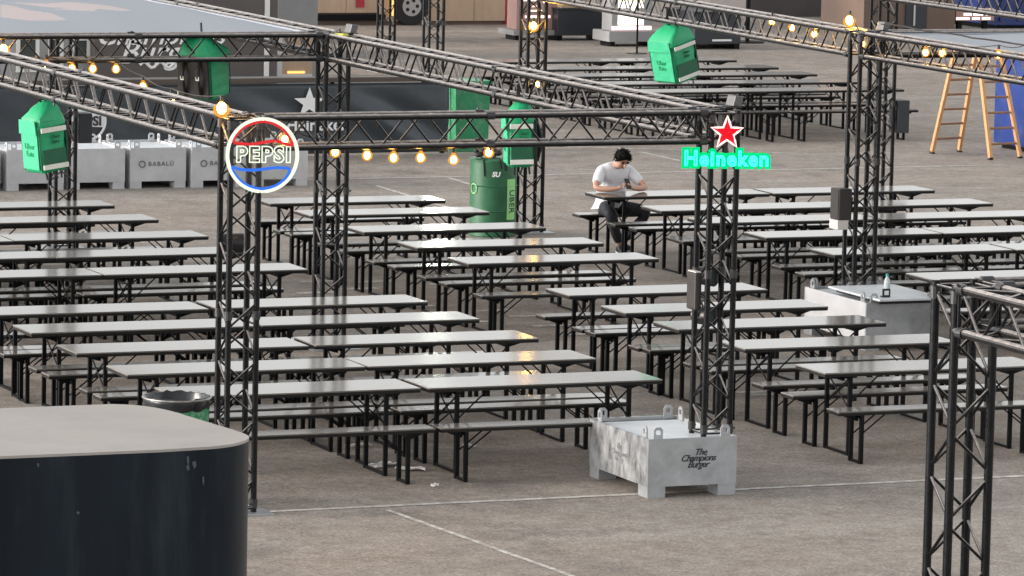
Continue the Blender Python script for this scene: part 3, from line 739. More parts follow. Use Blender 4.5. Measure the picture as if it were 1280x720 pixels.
bulb_string('two warm bulbs at the far left of the grey canopy beam', [on_y(x, y, CY-.16) for x, y in ((-25,52),(4,60))], SG, bright=(1,))
bulb_string('warm bulb string inside the beam beside the pale right canopy', [on_x(x, y, RX+.02) for x, y in ((1285,66),(1248,67),(1178,64.5),(1157,64),(1078,53),(1062,24))], SG, bright=(5,))
bulb_string('warm bulb string inside the beam above the slanted green bag', [on_x(x, y, RX+.06) for x, y in ((1018,41),(990,33),(965,25.5))], SG)
bulb_string('lone warm bulb by the distant brown stall', [on_y(355, 13, 79), on_y(345, 4, 79)], SG)
bulb_string('yellow warm lamp pair on the tower beside the tall cylinder bin', [on_y(667, 31, MY-.17), on_y(672, 104, MY-.17)], SG, bright=(0,))

# ------------------------------------------------------------------ delivery bags
def bag(label, top, yaw, tilt, w=.40, d=.36, hh=.52, back=False):
    """square thermal backpack hanging by its grab handle from point top"""
    t = thing('delivery_bag', label, 'backpack', top, 0, 'green delivery bags'); t.rotation_euler = Euler((0, tilt, yaw), 'XYZ')
    z1 = -.20; z0 = z1-hh; x, y = w/2, d/2
    def loft(levels, m, name, parent=t, smooth=None, jit=.0):
        b = MB(); vs = []; n = 0
        for (sx, sy, z, ox, oy) in levels:
            q = rrect(-sx+ox, -sy+oy, sx+ox, sy+oy, min(.045, sx*.6, sy*.6), 3); n = len(q); vs += [(px+random.uniform(-jit,jit), py+random.uniform(-jit,jit), z+random.uniform(-jit,jit)) for px, py in q]
        fs = [(i*n+j, i*n+(j+1) % n, (i+1)*n+(j+1) % n, (i+1)*n+j) for i in range(len(levels)-1) for j in range(n)]
        fs += [tuple(range(n-1,-1,-1)), tuple(range((len(levels)-1)*n, len(levels)*n))]
        return b.add(vs, fs).build(name, m, parent, smooth)
    body = loft([(x*.90,y*.90,z0,0,0),(x*.97,y*.97,z0+.03,0,0)]+[(x*(.975+.025*math.sin(i*1.9)),y*(.975+.025*math.sin(i*2.3+1)),z0+.03+(hh-.05)*i/9,0,0) for i in range(1,9)]+[(x*.97,y*.97,z1,0,0)], 'bag_green', 'body', smooth=70, jit=.007)
    loft([(x*1.03,y*1.03,z1-.055,0,0),(x*1.05,y*1.05,z1-.03,0,0),(x*.97,y*.97,z1+.02,.006,0),(x*.66,y*.74,z1+.10,x*.26,0),(x*.34,y*.40,z1+.165,x*.42,0)], 'bag_green', 'lid', smooth=70, jit=.012)
    e = .006
    # left-facing front panel with flap, paler green paints in the sunlit side
    b = MB(); b.box((-x-.010,-y*.86,z0+.03), (-x-.001,y*.86,z1-.05)); b.build('front_panel', 'bag_green_lit', t, bevel=.003)
    b = MB(); b.prism([(-y*.93,z1-.115),(y*.93,z1-.115),(y*.86,z1+.015),(-y*.86,z1+.015)], -x-.026, -x-.0145, 'x'); b.build('front_flap', 'bag_green_lit', t, bevel=.003)
    text('lettering', 'Uber\nEats', .075, 'bag_green', t, (-x-.0145, 0, z0+hh*.44), (R(90),0,R(-90)), extrude=.003, line=.9)
    # camera side: dark pocket, reflective bands
    MB().box((-x*.84,-y-.014,z0+.06), (x*.84,-y-.004,z0+hh*.45)).build('side_pocket', 'bag_green_dark', t, bevel=.003)
    for zz, hgt in ((z0+.03,.045),(z1-.10,.045)):
        MB().box((-x*.90,-y-.026,zz), (x*.90,-y-.0155,zz+hgt)).build('reflective_band', 'reflective', t, bevel=.003)
    text('lettering', 'Uber\nEats', .05, 'bag_green_dark', t, (.02, -y-.0135, z0+hh*.64), extrude=.003, line=.9)
    # piping, handle, straps
    for sx, sy in ((-1,-1),(1,-1),(-1,1),(1,1)): MB().tube([(sx*x*.92,sy*y*.92,z0+.01),(sx*x*.975,sy*y*.975,z0+hh*.4),(sx*x*.975,sy*y*.975,z1-.06)], .006, 5).build('piping', 'bag_green_dark', t)
    MB().tube([(x*.42-.05,0,z1+.15),(-.02,0,-.02),(0,0,0),(.035,0,-.02),(x*.42+.05,0,z1+.15)], .011, 6).bar((0,0,-.02), (0,0,.10), .03, .008).build('hanging_strap', 'bag_black', t)
    bk = MB(); bk.box((x+.001,-y*.9,z0+.02), (x+.03,y*.9,z1-.02)); bp_ = bk.build('back_panel', 'bag_black', t, bevel=.008)
    sp = MB()
    for yy in (-y*.45, y*.45): sp.tube([(x+.04,yy,z1-.06),(x+.085,yy,z1-.2),(x+.075,yy,z0+.2),(x+.035,yy,z0+.05)], .018, 6); 
    sp.build('shoulder_strap', 'bag_black', t, 180)
    sl_ = MB()
    for yy in (-y*.45, y*.45): sl_.box((x+.091,yy-.02,z0+.22), (x+.096,yy+.02,z0+.26))
    sl_.build('strap_slider', 'reflective', t)
    # loose webbing ends
    for sx in (-.5, .1, .6): MB().bar((sx*x,-y*.7,z0), (sx*x+random.uniform(-.03,.03),-y*.8,z0-.07), .018, .005).build('webbing_end', 'bag_black', t)
    return t
zb = ZT-CC/2-.03-.04
p = on_x(51, 122, PX); bag('green delivery bag hanging upright in front of pale ballast blocks', (PX, p.y, zb+.02), R(16), R(-6), .30, .30, .47)
p = on_x(838, 30, RX+.25); bag('green delivery bag tilted sideways above the far tables', (RX+.22, p.y, zb+.05), R(20), R(-14), .38, .40, .50)
p = on_x(648, 124, HX); bag('green delivery bag hanging over the tall cylinder bin', (HX, p.y, zb+.09), R(-14), R(-2), .24, .30, .46)
p = on_y(255, 50, CY+.16); bag('green delivery bag with black straps showing, behind the canopy beam', (p.x, CY+.24, zb+.32), R(-140), R(8), .38, .40, .46)

# ------------------------------------------------------------------ tower fittings
def speaker(label, x, y, z, w, d, hh, rz, foot=True, m='speaker_brown'):
    t = thing('loudspeaker', label, 'loudspeaker', (x, y, z), rz)
    MB().box((-w/2,-d/2,0), (w/2,d/2,hh)).build('cabinet', m, t, bevel=.006)
    MB().box((-w/2-.007,-d/2+.015,.012), (-w/2-.001,d/2-.015,hh-.012)).build('grille', m, t)
    if foot: MB().box((-w/2-.012,-d/2+.006,-.105), (w/2-.03,d/2-.006,-.003)).build('white_box', 'speaker_white', t, bevel=.006)
    MB().box((w/2+.0005,-.03,hh*.3), (w/2+.05,.03,hh*.7)).build('bracket', 'lamp_black', t)
q = on_y(1053, 275, RY-.2); speaker('brown loudspeaker with white box beneath on the ballast tower', RX-.245, RY-.02, q.z-.01, .15, .20, .33, R(2))
q = on_y(1108, 165, KY); speaker('dark loudspeaker on the tower behind the brown one', KX+.24, KY-.05, q.z, .16, .26, .42, R(180), False, 'crate_dark')
q = on_y(91, 178, LY); speaker('dark loudspeaker on the canopy tower before the pale ballast blocks', HX+.24, LY-.02, q.z, .16, .24, .36, R(180), False, 'crate_dark')
def par(label, x, y, z, rz):
    t = thing('spot_lamp', label, 'spotlight', (x, y, z), rz, 'black spotlights')
    MB().cyl((0,-.12,0), (0,.06,0), .085, 16, .075).build('can', 'lamp_black', t, 40); MB().cyl((0,-.125,0), (0,-.121,0), .075, 16).build('lens', 'window_glass', t)
    MB().bar((-.1,0,0), (-.1,0,.13), .012, .03).bar((.1,0,0), (.1,0,.13), .012, .03).bar((-.1,0,.13), (.1,0,.13), .03, .012).build('yoke', 'lamp_black', t)
q = on_y(888, 345, PY+.2)
par('upper black spotlight clamped inside the star sign tower', HX-.0, PY+.24, q.z, R(30)); par('lower black spotlight clamped inside the star sign tower', HX-.0, PY+.24, q.z-.34, R(30))
q = on_y(311, 298, PY+.1); par('small black spotlight clamped to the round sign tower', PX+.0, PY+.24, q.z-.05, R(70))
q = on_y(868, 358, PY); spk = thing('control_box', 'brown rounded control box on the side of the star sign tower', 'control box', (HX-.178, PY+.02, q.z-.06)); MB().box((-.032,-.09,-.14), (.032,.09,.18)).build('case', 'speaker_brown', spk, bevel=.02); MB().box((-.026,-.08,.1815), (.026,.08,.19)).build('pale_lid', 'speaker_white', spk)
def flood(label, x, y, rz, strap='leg_black'):
    t = thing('floodlight', label, 'floodlight', (x, y, TOP-.008), rz, 'small floodlights on tower tops')
    MB().box((-.06,-.02,0), (.06,.10,.02)).build('clamp', 'lamp_black', t); MB().prism([(-.05,.02),(.03,.025),(.055,.10),(-.025,.11)], -.05, .07).build('housing', 'lamp_body', t, bevel=.008)
    MB().prism([(.0315,.03),(.0355,.03),(.060,.098),(.0565,.098)], -.04, .06).build('lens', 'reflective', t)
    MB().box((-.14,-.06,-.028), (-.07,.10,.012)).build('ratchet_strap', strap, t, bevel=.005)
flood('grey floodlight on top of the canopy corner tower', HX+.10, CY-.25, R(10), 'strap_yellow'); flood('grey floodlight on top of the star sign tower', HX+.22, PY+.16, R(10)); flood('grey floodlight on top of the loudspeaker tower', RX+.18, RY-.05, R(10))
wl = thing('work_lamp', 'lit work lamp high on the distant tower beside the recycling box', 'work lamp', (27.86, 69.62, 2.95))
MB().box((-.20,-.05,-.13), (.20,.06,.13)).build('housing', 'lamp_black', wl, bevel=.01); MB().box((-.18,-.056,-.11), (.18,-.0505,.11)).build('lens', 'work_light', wl); MB().box((-.02,.0605,-.02), (.02,.16,.02)).build('bracket', 'lamp_black', wl)
# power cable on the right canopy beam and down the tower
t = thing('power_cable', 'thin black power cable lying along the pale right canopy edge', 'cable', (RX+.15, RY, TOP+.06))
MB().tube([(.02*math.sin(i*1.3), -i*.3, .012+.012*abs(math.sin(i*.9))) for i in range(30)], .009, 5).build('cable', 'cable', t)

# ------------------------------------------------------------------ barrier with printed fabric
fy = on_z(540, 192, 0).y; fx1 = on_z(560, 192, 0).x; fx0 = fx1-12.5; fh = 1.08
fe = thing('barrier', 'dark fabric covered barrier with white star, lettering and round drink logo', 'barrier', (fx1, fy, 0))
nx, nz = 160, 14; vs = []
for j in range(nz+1):
    for i in range(nx+1):
        s, tt = i/nx, j/nz; x = -12.5+12.5*s
        dgn = math.sin((x*1.9+tt*3.2)*2.1)*.5+math.sin((x*3.1+tt*4.4)*2.3+1)*.3
        amp = .014+.10*max(0, min(1, (x+4.5)/2.5))
        vs.append((x, dgn*amp*math.sin(math.pi*min(1, tt*1.1))-.03, .03+(fh-.05)*tt))
b = MB(); b.add(vs, [(j*(nx+1)+i, j*(nx+1)+i+1, (j+1)*(nx+1)+i+1, (j+1)*(nx+1)+i) for j in range(nz) for i in range(nx)]); fo = b.build('fabric_cover', 'fabric_dark', fe, 180)
sm = fo.modifiers.new('thickness', 'SOLIDIFY'); sm.thickness = .006
MB().box((-12.55,-.07,fh), (.03,.12,fh+.07)).build('top_rail', 'wood_rail', fe, bevel=.01)
for i in range(8): MB().box((-12.4+i*1.76,.06,0), (-12.34+i*1.76,.11,fh-.001)).build('post', 'leg_black', fe)
sp_ = on_y(388, 129, fy-.12)-Vector((fx1, fy, 0)); st = [((.23 if i % 2 == 0 else .092)*math.cos(R(90+36*i))*1.1, (.23 if i % 2 == 0 else .092)*math.sin(R(90+36*i))) for i in range(10)]
MB().prism([(sp_.x+x, sp_.z+z) for x, z in st], -.085, -.08).build('star_print', 'print_white', fe)
q = on_y(398, 157, fy-.12)-Vector((fx1, fy, 0)); text('lettering', 'Heineken', .24, 'print_white', fe, (q.x, -.085, q.z), space=1.05, offset=.006)
q = on_y(110, 152, fy-.12)-Vector((fx1, fy, 0)); ring = [(q.x+.27*math.cos(i*math.pi/20), -.085, q.z+.27*math.sin(i*math.pi/20)) for i in range(40)]
MB().tube(ring, .02, 6, True).build('round_logo', 'print_white', fe, 180); text('lettering', 'PEPSI', .19, 'print_black', fe, (q.x, -.105, q.z+.0), offset=.006)
cap_ = [(q.x+.25*math.cos(R(a)), q.z+.25*math.sin(R(a))) for a in range(-20, 201, 12)]
MB().prism([(x, max(z, q.z-.085)) for x, z in cap_], -.092, -.088).build('round_logo_fill', 'print_white', fe)

# ------------------------------------------------------------------ ladder
def ladder():
    t = thing('wooden_ladder', 'orange wooden A-frame ladder standing open before the blue container', 'ladder', on_z(1215, 196, 0)); o = t.location.copy()
    a0, a1, b0, b1 = [on_z(x, y, 0)-o for x, y in ((1165,192),(1199,190),(1238,200),(1275,198))]
    mid = (a0+a1+b0+b1)/4+o
    ta0, ta1, tb0, tb1 = [on_y(x, 44, mid.y+dy)-o for x, dy in ((1198,.05),(1223,.05),(1221,-.05),(1247,-.05))]
    for p, q in ((a0,ta0),(a1,ta1),(b0,tb0),(b1,tb1)):
        r = MB().bar(p+Vector((0,0,.03)), q, .05, .07).build('rail', 'wood_ladder', t, bevel=.006); MB().bar(p, p+(q-p)*.014, .06, .08).build('rubber_foot', 'tyre', r)
    for (p0, q0, p1, q1) in ((a0,ta0,a1,ta1),(b0,tb0,b1,tb1)):
        for i in range(1, 8): f = i/8; MB().cyl(p0.lerp(q0, f), p1.lerp(q1, f), .018, 8).build('rung', 'wood_rung', t, 60)
    MB().cyl(ta0-Vector((.05,0,0)), tb1+Vector((.05,0,0)), .02, 8).build('hinge_rod', 'hub_steel', t)
ladder()

# ------------------------------------------------------------------ blue containers, crates, stalls, trailer
bp0 = on_z(1242, 199, 0)
bq0 = on_y(1241, 190, bp0.y+1.85); bp0 = Vector((bq0.x, bp0.y+.25, 0)); bl = thing('blue_container', 'deep blue ribbed skip container behind the wooden ladder', 'container', (bp0.x, bp0.y, 0))
MB().box((0,0,.08), (3.6,1.6,1.45)).build('shell', 'blue_paint', bl, bevel=.02)
for i in range(9): MB().box((.05+i*.42,-.05,.12), (.13+i*.42,-.001,1.38)).build('rib', 'blue_paint', bl)
MB().box((-.04,-.06,1.4505), (3.64,1.66,1.52)).build('rim', 'blue_paint', bl, bevel=.01); MB().box((.1,.1,0), (.3,1.5,.079)).box((3.3,.1,0), (3.5,1.5,.079)).build('skid', 'leg_black', bl)
MB().box((.45,.3,1.521), (1.2,1.2,1.72)).build('cardboard_load', 'tan_box', bl)
q = on_y(1244, 26, 90); b2 = thing('blue_container', 'distant blue container beside the lit menu board', 'container', (q.x, 90, 0)); MB().box((0,0,.1), (6,2.4,2.5)).build('shell', 'blue_paint', b2, bevel=.02)
for i in range(14): MB().box((.1+i*.42,-.04,.2), (.2+i*.42,-.001,2.4)).build('rib', 'blue_paint', b2)
MB().box((.1,.1,0), (5.9,2.3,.099)).build('skid', 'leg_black', b2)

def crate(label, xl, xr, yb, hh, depth, m='crate_dark'):
    p = on_z(xl, yb, 0); r = on_z(xr, yb-2, 0); w_ = (r-p).length*.97
    t = thing('dark_crate', label, 'crate', (p.x, p.y, 0)); MB().box((0,0,.10), (w_,depth,hh)).build('box', m, t, bevel=.015)
    for x in (.0, w_-.12): MB().box((x,.05,0), (x+.12,depth-.05,.099)).build('runner', 'leg_black', t)
    MB().box((-.02,-.02,hh+.0005), (w_+.02,depth+.02,hh+.03)).build('lid', m, t)
    return t, w_
cr, cw = crate('large dark crate with pale lettering strip behind the far tables', 868, 915, 62, .72, 1.4); MB().box((cw*.38,-.006,.16), (cw*.80,-.001,.2)).build('lettering_strip', 'print_white', cr)
c2, w2 = crate('dark planter bench beside the pink menu stand', 697, 744, 51, .62, .7)
bx = thing('cardboard_box', 'tan cardboard boxes stacked on the dark planter bench', 'box', (c2.location.x+.1, c2.location.y+.1, .651)); MB().box((0,0,0), (.42,.4,.42)).build('carton', 'tan_box', bx, bevel=.01); MB().box((.15,-.002,.2), (.24,-.0005,.28)).build('printed_mark', 'stall_brown', bx)
bx = thing('cardboard_box', 'single tan carton at the end of the dark planter bench', 'box', (c2.location.x+.58, c2.location.y+.15, .651)); MB().box((0,0,0), (.2,.35,.36)).build('carton', 'tan_box', bx, bevel=.01)

def totem(name, label, xl, xr, yb, base_h, hh, mbody, lines, m, fr=.4):
    p = on_z(xl, yb, 0); r = on_z(xr, yb-1.5, 0); w_ = (r-p).length
    t = thing(name, label, 'menu stand', (p.x, p.y, 0))
    MB().box((-.1,-.12,.10), (w_+.1,.7,base_h)).build('base', 'stall_grey', t)
    for x in (-.02, w_-.08): MB().box((x,0,0), (x+.1,.5,.099)).build('foot', 'leg_black', t)
    MB().box((0,0,base_h+.001), (w_,.5,hh)).build('panel', mbody, t, bevel=.02)
    for (u0, u1, z0, z1, mm) in lines: MB().box((w_*u0,-.012,z0), (w_*u1,-.002,z1)).build('lit_strip', mm or m, t)
    return t
totem('menu_stand', 'pink menu stand with glowing text strips beside the red trailer door', 645, 689, 50, .20, 1.9, 'stall_pink', [(.1,.55,.78,.83,None),(.3,.55,.66,.69,None),(.3,.6,.57,.60,None),(.2,.8,.44,.49,None),(.62,.95,.74,.84,None),(.1,.9,1.0,1.25,None)], 'menu_pink')
totem('menu_stand', 'white glowing menu totem with lime strips by the slanted bag', 764, 806, 58, .30, 1.9, 'stall_grey', [(.15,.78,.42,.66,None),(.42,.56,.665,.75,'menu_white'),(.15,.78,.76,.90,'menu_white'),(.15,.78,.905,1.0,'menu_lime'),(.0,.98,.32,.40,'menu_pink'),(.15,.8,1.1,1.5,None)], 'menu_white')

def stall(name, label, xl, xr, Y, base_y, hh, depth, m, cat='stall'):
    p = on_y(xl, base_y, Y); r = on_y(xr, base_y, Y); w_ = r.x-p.x
    t = thing(name, label, cat, (p.x, Y, 0))
    MB().box((0,0,.0), (w_,depth,hh)).build('wall', m, t); MB().box((-.06,-.08,hh+.001), (w_+.06,depth+.06,hh+.12)).build('roof', 'crate_dark', t)
    return t, w_
s1, w1 = stall('food_stall', 'dark brown food stall with white burger script behind the barrier', 118, 346, 76, 90, 3.0, 2.4, 'stall_brown')
for tx, px, py, sz in (('Champions', 200, 44, .50), ('Burger', 203, 66, .56)):
    q = on_y(px, py, 76); text('lettering', tx, sz, 'print_white', s1, (q.x-s1.location.x, -.012, q.z), shear=.35, space=1.0, offset=.004)
q = on_y(196, 81, 76); MB().tube([(q.x-s1.location.x-.30+.05*i, -.008, q.z+.05*math.sin(i*1.1)) for i in range(13)], .028, 6).build('script_flourish', 'print_white', s1)
q = on_y(230, 98.5, 76); MB().box((.02,-.03,q.z-.03), (w1-.02,-.001,q.z+.03)).build('trim', 'stall_grey', s1)
for xa, xb in ((330,336),):
    a_ = on_y(xa, 70, 76).x-s1.location.x; b_ = on_y(xb, 70, 76).x-s1.location.x; MB().box((a_,-.02,.2), (b_,-.001,2.9)).build('corner_trim', 'window_frame', s1)
s2, w2_ = stall('food_stall', 'pale stall with white framed windows at the canopy end', -40, 116, 76.3, 90, 2.8, 2.4, 'stall_grey')
for xa, xb, ya, yb_ in ((20,48,45,90),(60,78,45,95),(88,112,46,76)):
    a_ = on_y(xa, ya, 76.3)-s2.location; b_ = on_y(xb, yb_, 76.3)-s2.location
    wf = MB().box((a_.x,-.05,b_.z), (b_.x,-.001,b_.z+.06)).box((a_.x,-.05,a_.z-.06), (b_.x,-.001,a_.z)).box((a_.x,-.05,b_.z+.0605), (a_.x+.06,-.001,a_.z-.0605)).box((b_.x-.06,-.05,b_.z+.0605), (b_.x,-.001,a_.z-.0605)).build('window_frame', 'window_frame', s2)
    MB().box((a_.x+.0605,-.02,b_.z+.0605), (b_.x-.0605,-.004,a_.z-.0605)).build('pane', 'window_glass', wf)
# grey service hatch stall between script stall and trailer
s3, w3 = stall('food_stall', 'grey stall with warm tan serving hatch behind the canopy corner', 347, 396, 78, 90, 2.9, 2.2, 'stall_grey')
a_ = on_y(352, 48, 78)-s3.location; b_ = on_y(389, 92, 78)-s3.location
MB().box((a_.x,-.04,b_.z), (b_.x,-.001,a_.z)).build('hatch', 'tan_panel', s3); MB().box((a_.x-.07,-.05,b_.z-.05), (a_.x-.001,-.001,a_.z+.05)).box((a_.x,-.05,b_.z-.05), (b_.x,-.001,b_.z-.001)).build('hatch_frame', 'window_frame', s3)
MB().box((a_.x+.1,-.055,b_.z+.01), (a_.x+.42,-.042,b_.z+.05)).build('hatch_lamp', 'strip_amber', s3)
# trailer
TY = 92.6
tp = on_y(392, 10, TY); te = on_y(648, 25, TY)
tr_ = thing('food_trailer', 'tan panelled food trailer with red door section and steel wheel', 'trailer', (tp.x, TY, 0)); Lw = te.x-tp.x; zb_ = on_y(600, 26, TY).z
xr0 = on_y(632, 10, TY).x-tp.x; xr1 = on_y(645, 10, TY).x-tp.x
np_ = 6
wx = on_y(512, 15, TY).x-tp.x
for i in range(np_):
    x0 = xr0*i/np_; x1 = xr0*(i+1)/np_
    MB().box((x0+.006,0,zb_ if x0 > wx-1 else zb_+.18), (x1-.006,.05,3.0)).build('panel', 'tan_panel', tr_)
MB().box((xr0,-.02,zb_-.15), (xr1,.05,3.0)).build('door', 'red_paint', tr_); MB().box((0,.051,zb_-.1), (Lw,2.3,3.0)).build('body', 'stall_rust', tr_); MB().box((-.05,-.1,3.001), (Lw+.05,2.4,3.12)).build('roof', 'crate_dark', tr_)
q = on_y(450, 2, TY); MB().box((q.x-tp.x-.09,-.03,q.z-.12), (q.x-tp.x+.09,-.001,q.z+.35)).build('tail_light', 'red_paint', tr_)
MB().box((.0,-.05,zb_+.02), (wx-.55,-.003,zb_+.15)).build('bumper', 'leg_black', tr_)
for xx in (wx,):
    wh = MB().cyl((xx,-.12,.40), (xx,.12+.3,.40), .40, 28).build('wheel', 'tyre', tr_, 40)
    MB().cyl((xx,-.13,.40), (xx,-.121,.40), .21, 20).build('rim', 'hub_steel', wh, 40)
    for k in range(5): a = k*1.257; MB().cyl((xx+.12*math.cos(a),-.136,.40+.12*math.sin(a)), (xx+.12*math.cos(a),-.131,.40+.12*math.sin(a)), .04, 10).build('rim_hole', 'tyre', wh)
q = on_y(490, 15, TY); MB().box((q.x-tp.x-.04,-.14,.2), (q.x-tp.x+.04,-.08,2.8)).build('lit_pole', 'strip_amber', tr_)
MB().box((1.0,.9,0), (1.3,1.1,zb_-.101)).build('prop', 'leg_black', tr_); MB().box((Lw-1.6,.9,0), (Lw-1.3,1.1,zb_-.101)).build('prop', 'leg_black', tr_)
# dark cabinet and brown stalls further along the back
for nm, lab, xl, xr, Y, hh, mm in (('storage_cabinet', 'dark cabinet beside the canopy corner in front of the trailer', 371, 392, 84, 2.2, 'crate_dark'),
        ('food_stall', 'rusty brown stall front behind the trailer lamp', 300, 372, 88, 3.0, 'stall_rust'),
        ('food_stall', 'dark brown stall behind the star sign beam', 936, 1062, on_z(990, 21, 0).y, 3.6, 'stall_brown'),
        ('food_stall', 'unseen long dark stall added far behind the totem for tabletop reflections', 690, 934, 107, 4.2, 'stall_brown'),  # out of view, added so the far tabletops mirror something dark
        ('food_stall', 'brown stall with dark framed door behind pale canopy', 1080, 1194, on_z(1100, 44, 0).y, 3.6, 'stall_rust')):
    t, ww = stall(nm, lab, xl, xr, Y, 10, hh, 2.0, mm, 'cabinet' if nm == 'storage_cabinet' else 'stall')
    if 'framed door' in lab:
        a_ = on_y(1132, 0, Y).x-t.location.x; b_ = on_y(1158, 0, Y).x-t.location.x; MB().box((a_,-.04,.1), (b_,-.001,2.4)).build('door', 'crate_dark', t); MB().box((a_+.17,-.06,.2), (a_+.21,-.041,2.3)).box((a_+.03,-.06,1.0), (b_-.03,-.0405,1.05)).build('door_bar', 'hub_steel', t)
def board(label, xl, xr, y0, y1, Y, mats):
    p = on_y(xl, y1, Y); q = on_y(xr, y0, Y)
    t = thing('menu_board', label, 'menu board', (p.x, Y, 0)); ww = q.x-p.x
    MB().box((0,0,p.z), (ww,.1,q.z)).build('panel', 'stall_pink', t); MB().box((.1,.101,0), (.2,.2,q.z)).box((ww-.2,.101,0), (ww-.1,.2,q.z)).build('post', 'leg_black', t)
    k = len(mats)
    for i, (m, segs) in enumerate(mats):
        z1 = q.z-(q.z-p.z)*(i+.2)/k; z0 = q.z-(q.z-p.z)*(i+.75)/k
        for s0, s1 in segs: MB().box((ww*s0,-.012,z0), (ww*s1,-.001,z1)).build('lit_text', m, t)
board('glowing pink and white menu board beside the distant blue container', 1195, 1243, 10, 26, on_z(1100, 44, 0).y+.3, [('menu_pink',((.1,.4),(.45,.7),(.75,.95))),('menu_white',((.2,.4),(.45,.7),(.78,.92))),('menu_pink',((.0,.35),(.42,.62),(.68,.9)))])
board('low glowing menu board with lime and pink text behind the bulb beam', 1188, 1246, 60, 80, 88, [('menu_lime',((.2,.55),(.66,.9))),('menu_white',((.05,.5),(.55,.95))),('menu_pink',((.15,.5),(.6,.9)))])
po = on_z(934, 53, 0); t = thing('stand_pole', 'thin dark pole with round foot behind the beam bulbs', 'pole', po); MB().lathe([(.35,0),(.35,.02),(.05,.04),(.03,.06)], 16).build('foot', 'leg_black', t); MB().cyl((0,0,.061), (0,0,2.6), .05, 8).build('shaft', 'leg_black', t)
po = on_z(796, 67, 0); t = thing('stand_pole', 'slim dark pole in front of the white glowing totem', 'pole', po); MB().lathe([(.2,0),(.2,.015),(.03,.03)], 16).build('foot', 'leg_black', t); MB().cyl((0,0,.031), (0,0,2.2), .022, 8).build('shaft', 'leg_black', t)

# ------------------------------------------------------------------ litter
def sheet(label, x, y, sx, sy, rz):
    p = on_z(x, y, 0); t = MB(); n = 6; vs = []
    for j in range(n+1):
        for i in range(n+1): vs.append((sx*(i/n-.5)+random.uniform(-.01,.01), sy*(j/n-.5)+random.uniform(-.01,.01), .006+random.uniform(0,.03)))
    t.add(vs, [(j*(n+1)+i, j*(n+1)+i+1, (j+1)*(n+1)+i+1, (j+1)*(n+1)+i) for j in range(n) for i in range(n)])
    o = t.build('paper_litter', 'paper', None, loc=(p.x, p.y, 0)); o.rotation_euler = (0, 0, rz); tag(o, label, 'litter', 'paper litter under the front tables')
sheet('long crumpled white paper under the front table joint', 478, 583, .28, .16, .3); sheet('flat white paper beside the table foot near the drum row', 512, 588, .26, .14, -.4); sheet('tiny scrap of white paper on the open asphalt', 543, 609, .05, .04, .2)
sheet('white napkin under the front table near the ballast box', 586, 560, .13, .09, .5); sheet('white napkin beneath the bench before the single column', 1003, 501, .18, .10, .1); sheet('small paper under the front benches', 448, 559, .26, .07, .2)

# ------------------------------------------------------------------ person
def skin_mesh(name, joints, edges, m, parent, root=0, sub=2):
    me = bpy.data.meshes.new(name); me.from_pydata([j[0] for j in joints], edges, []); o = bpy.data.objects.new(name, me); COL.objects.link(o)
    md = o.modifiers.new('skin', 'SKIN'); md.use_smooth_shade = True; md.branch_smoothing = .4
    for i, j in enumerate(joints):
        r = j[1]; sv = me.skin_vertices[0].data[i]; sv.radius = r if isinstance(r, tuple) else (r, r); sv.use_root = (i == root)
    ss = o.modifiers.new('sub', 'SUBSURF'); ss.levels = sub; ss.render_levels = sub
    dg = bpy.context.evaluated_depsgraph_get(); nm = bpy.data.meshes.new_from_object(o.evaluated_get(dg)); nm.name = name
    bpy.data.objects.remove(o); bpy.data.meshes.remove(me); nm.materials.clear(); nm.materials.append(MAT[m])
    for p in nm.polygons: p.use_smooth = True
    return nm
def chain(*pts): return list(pts)
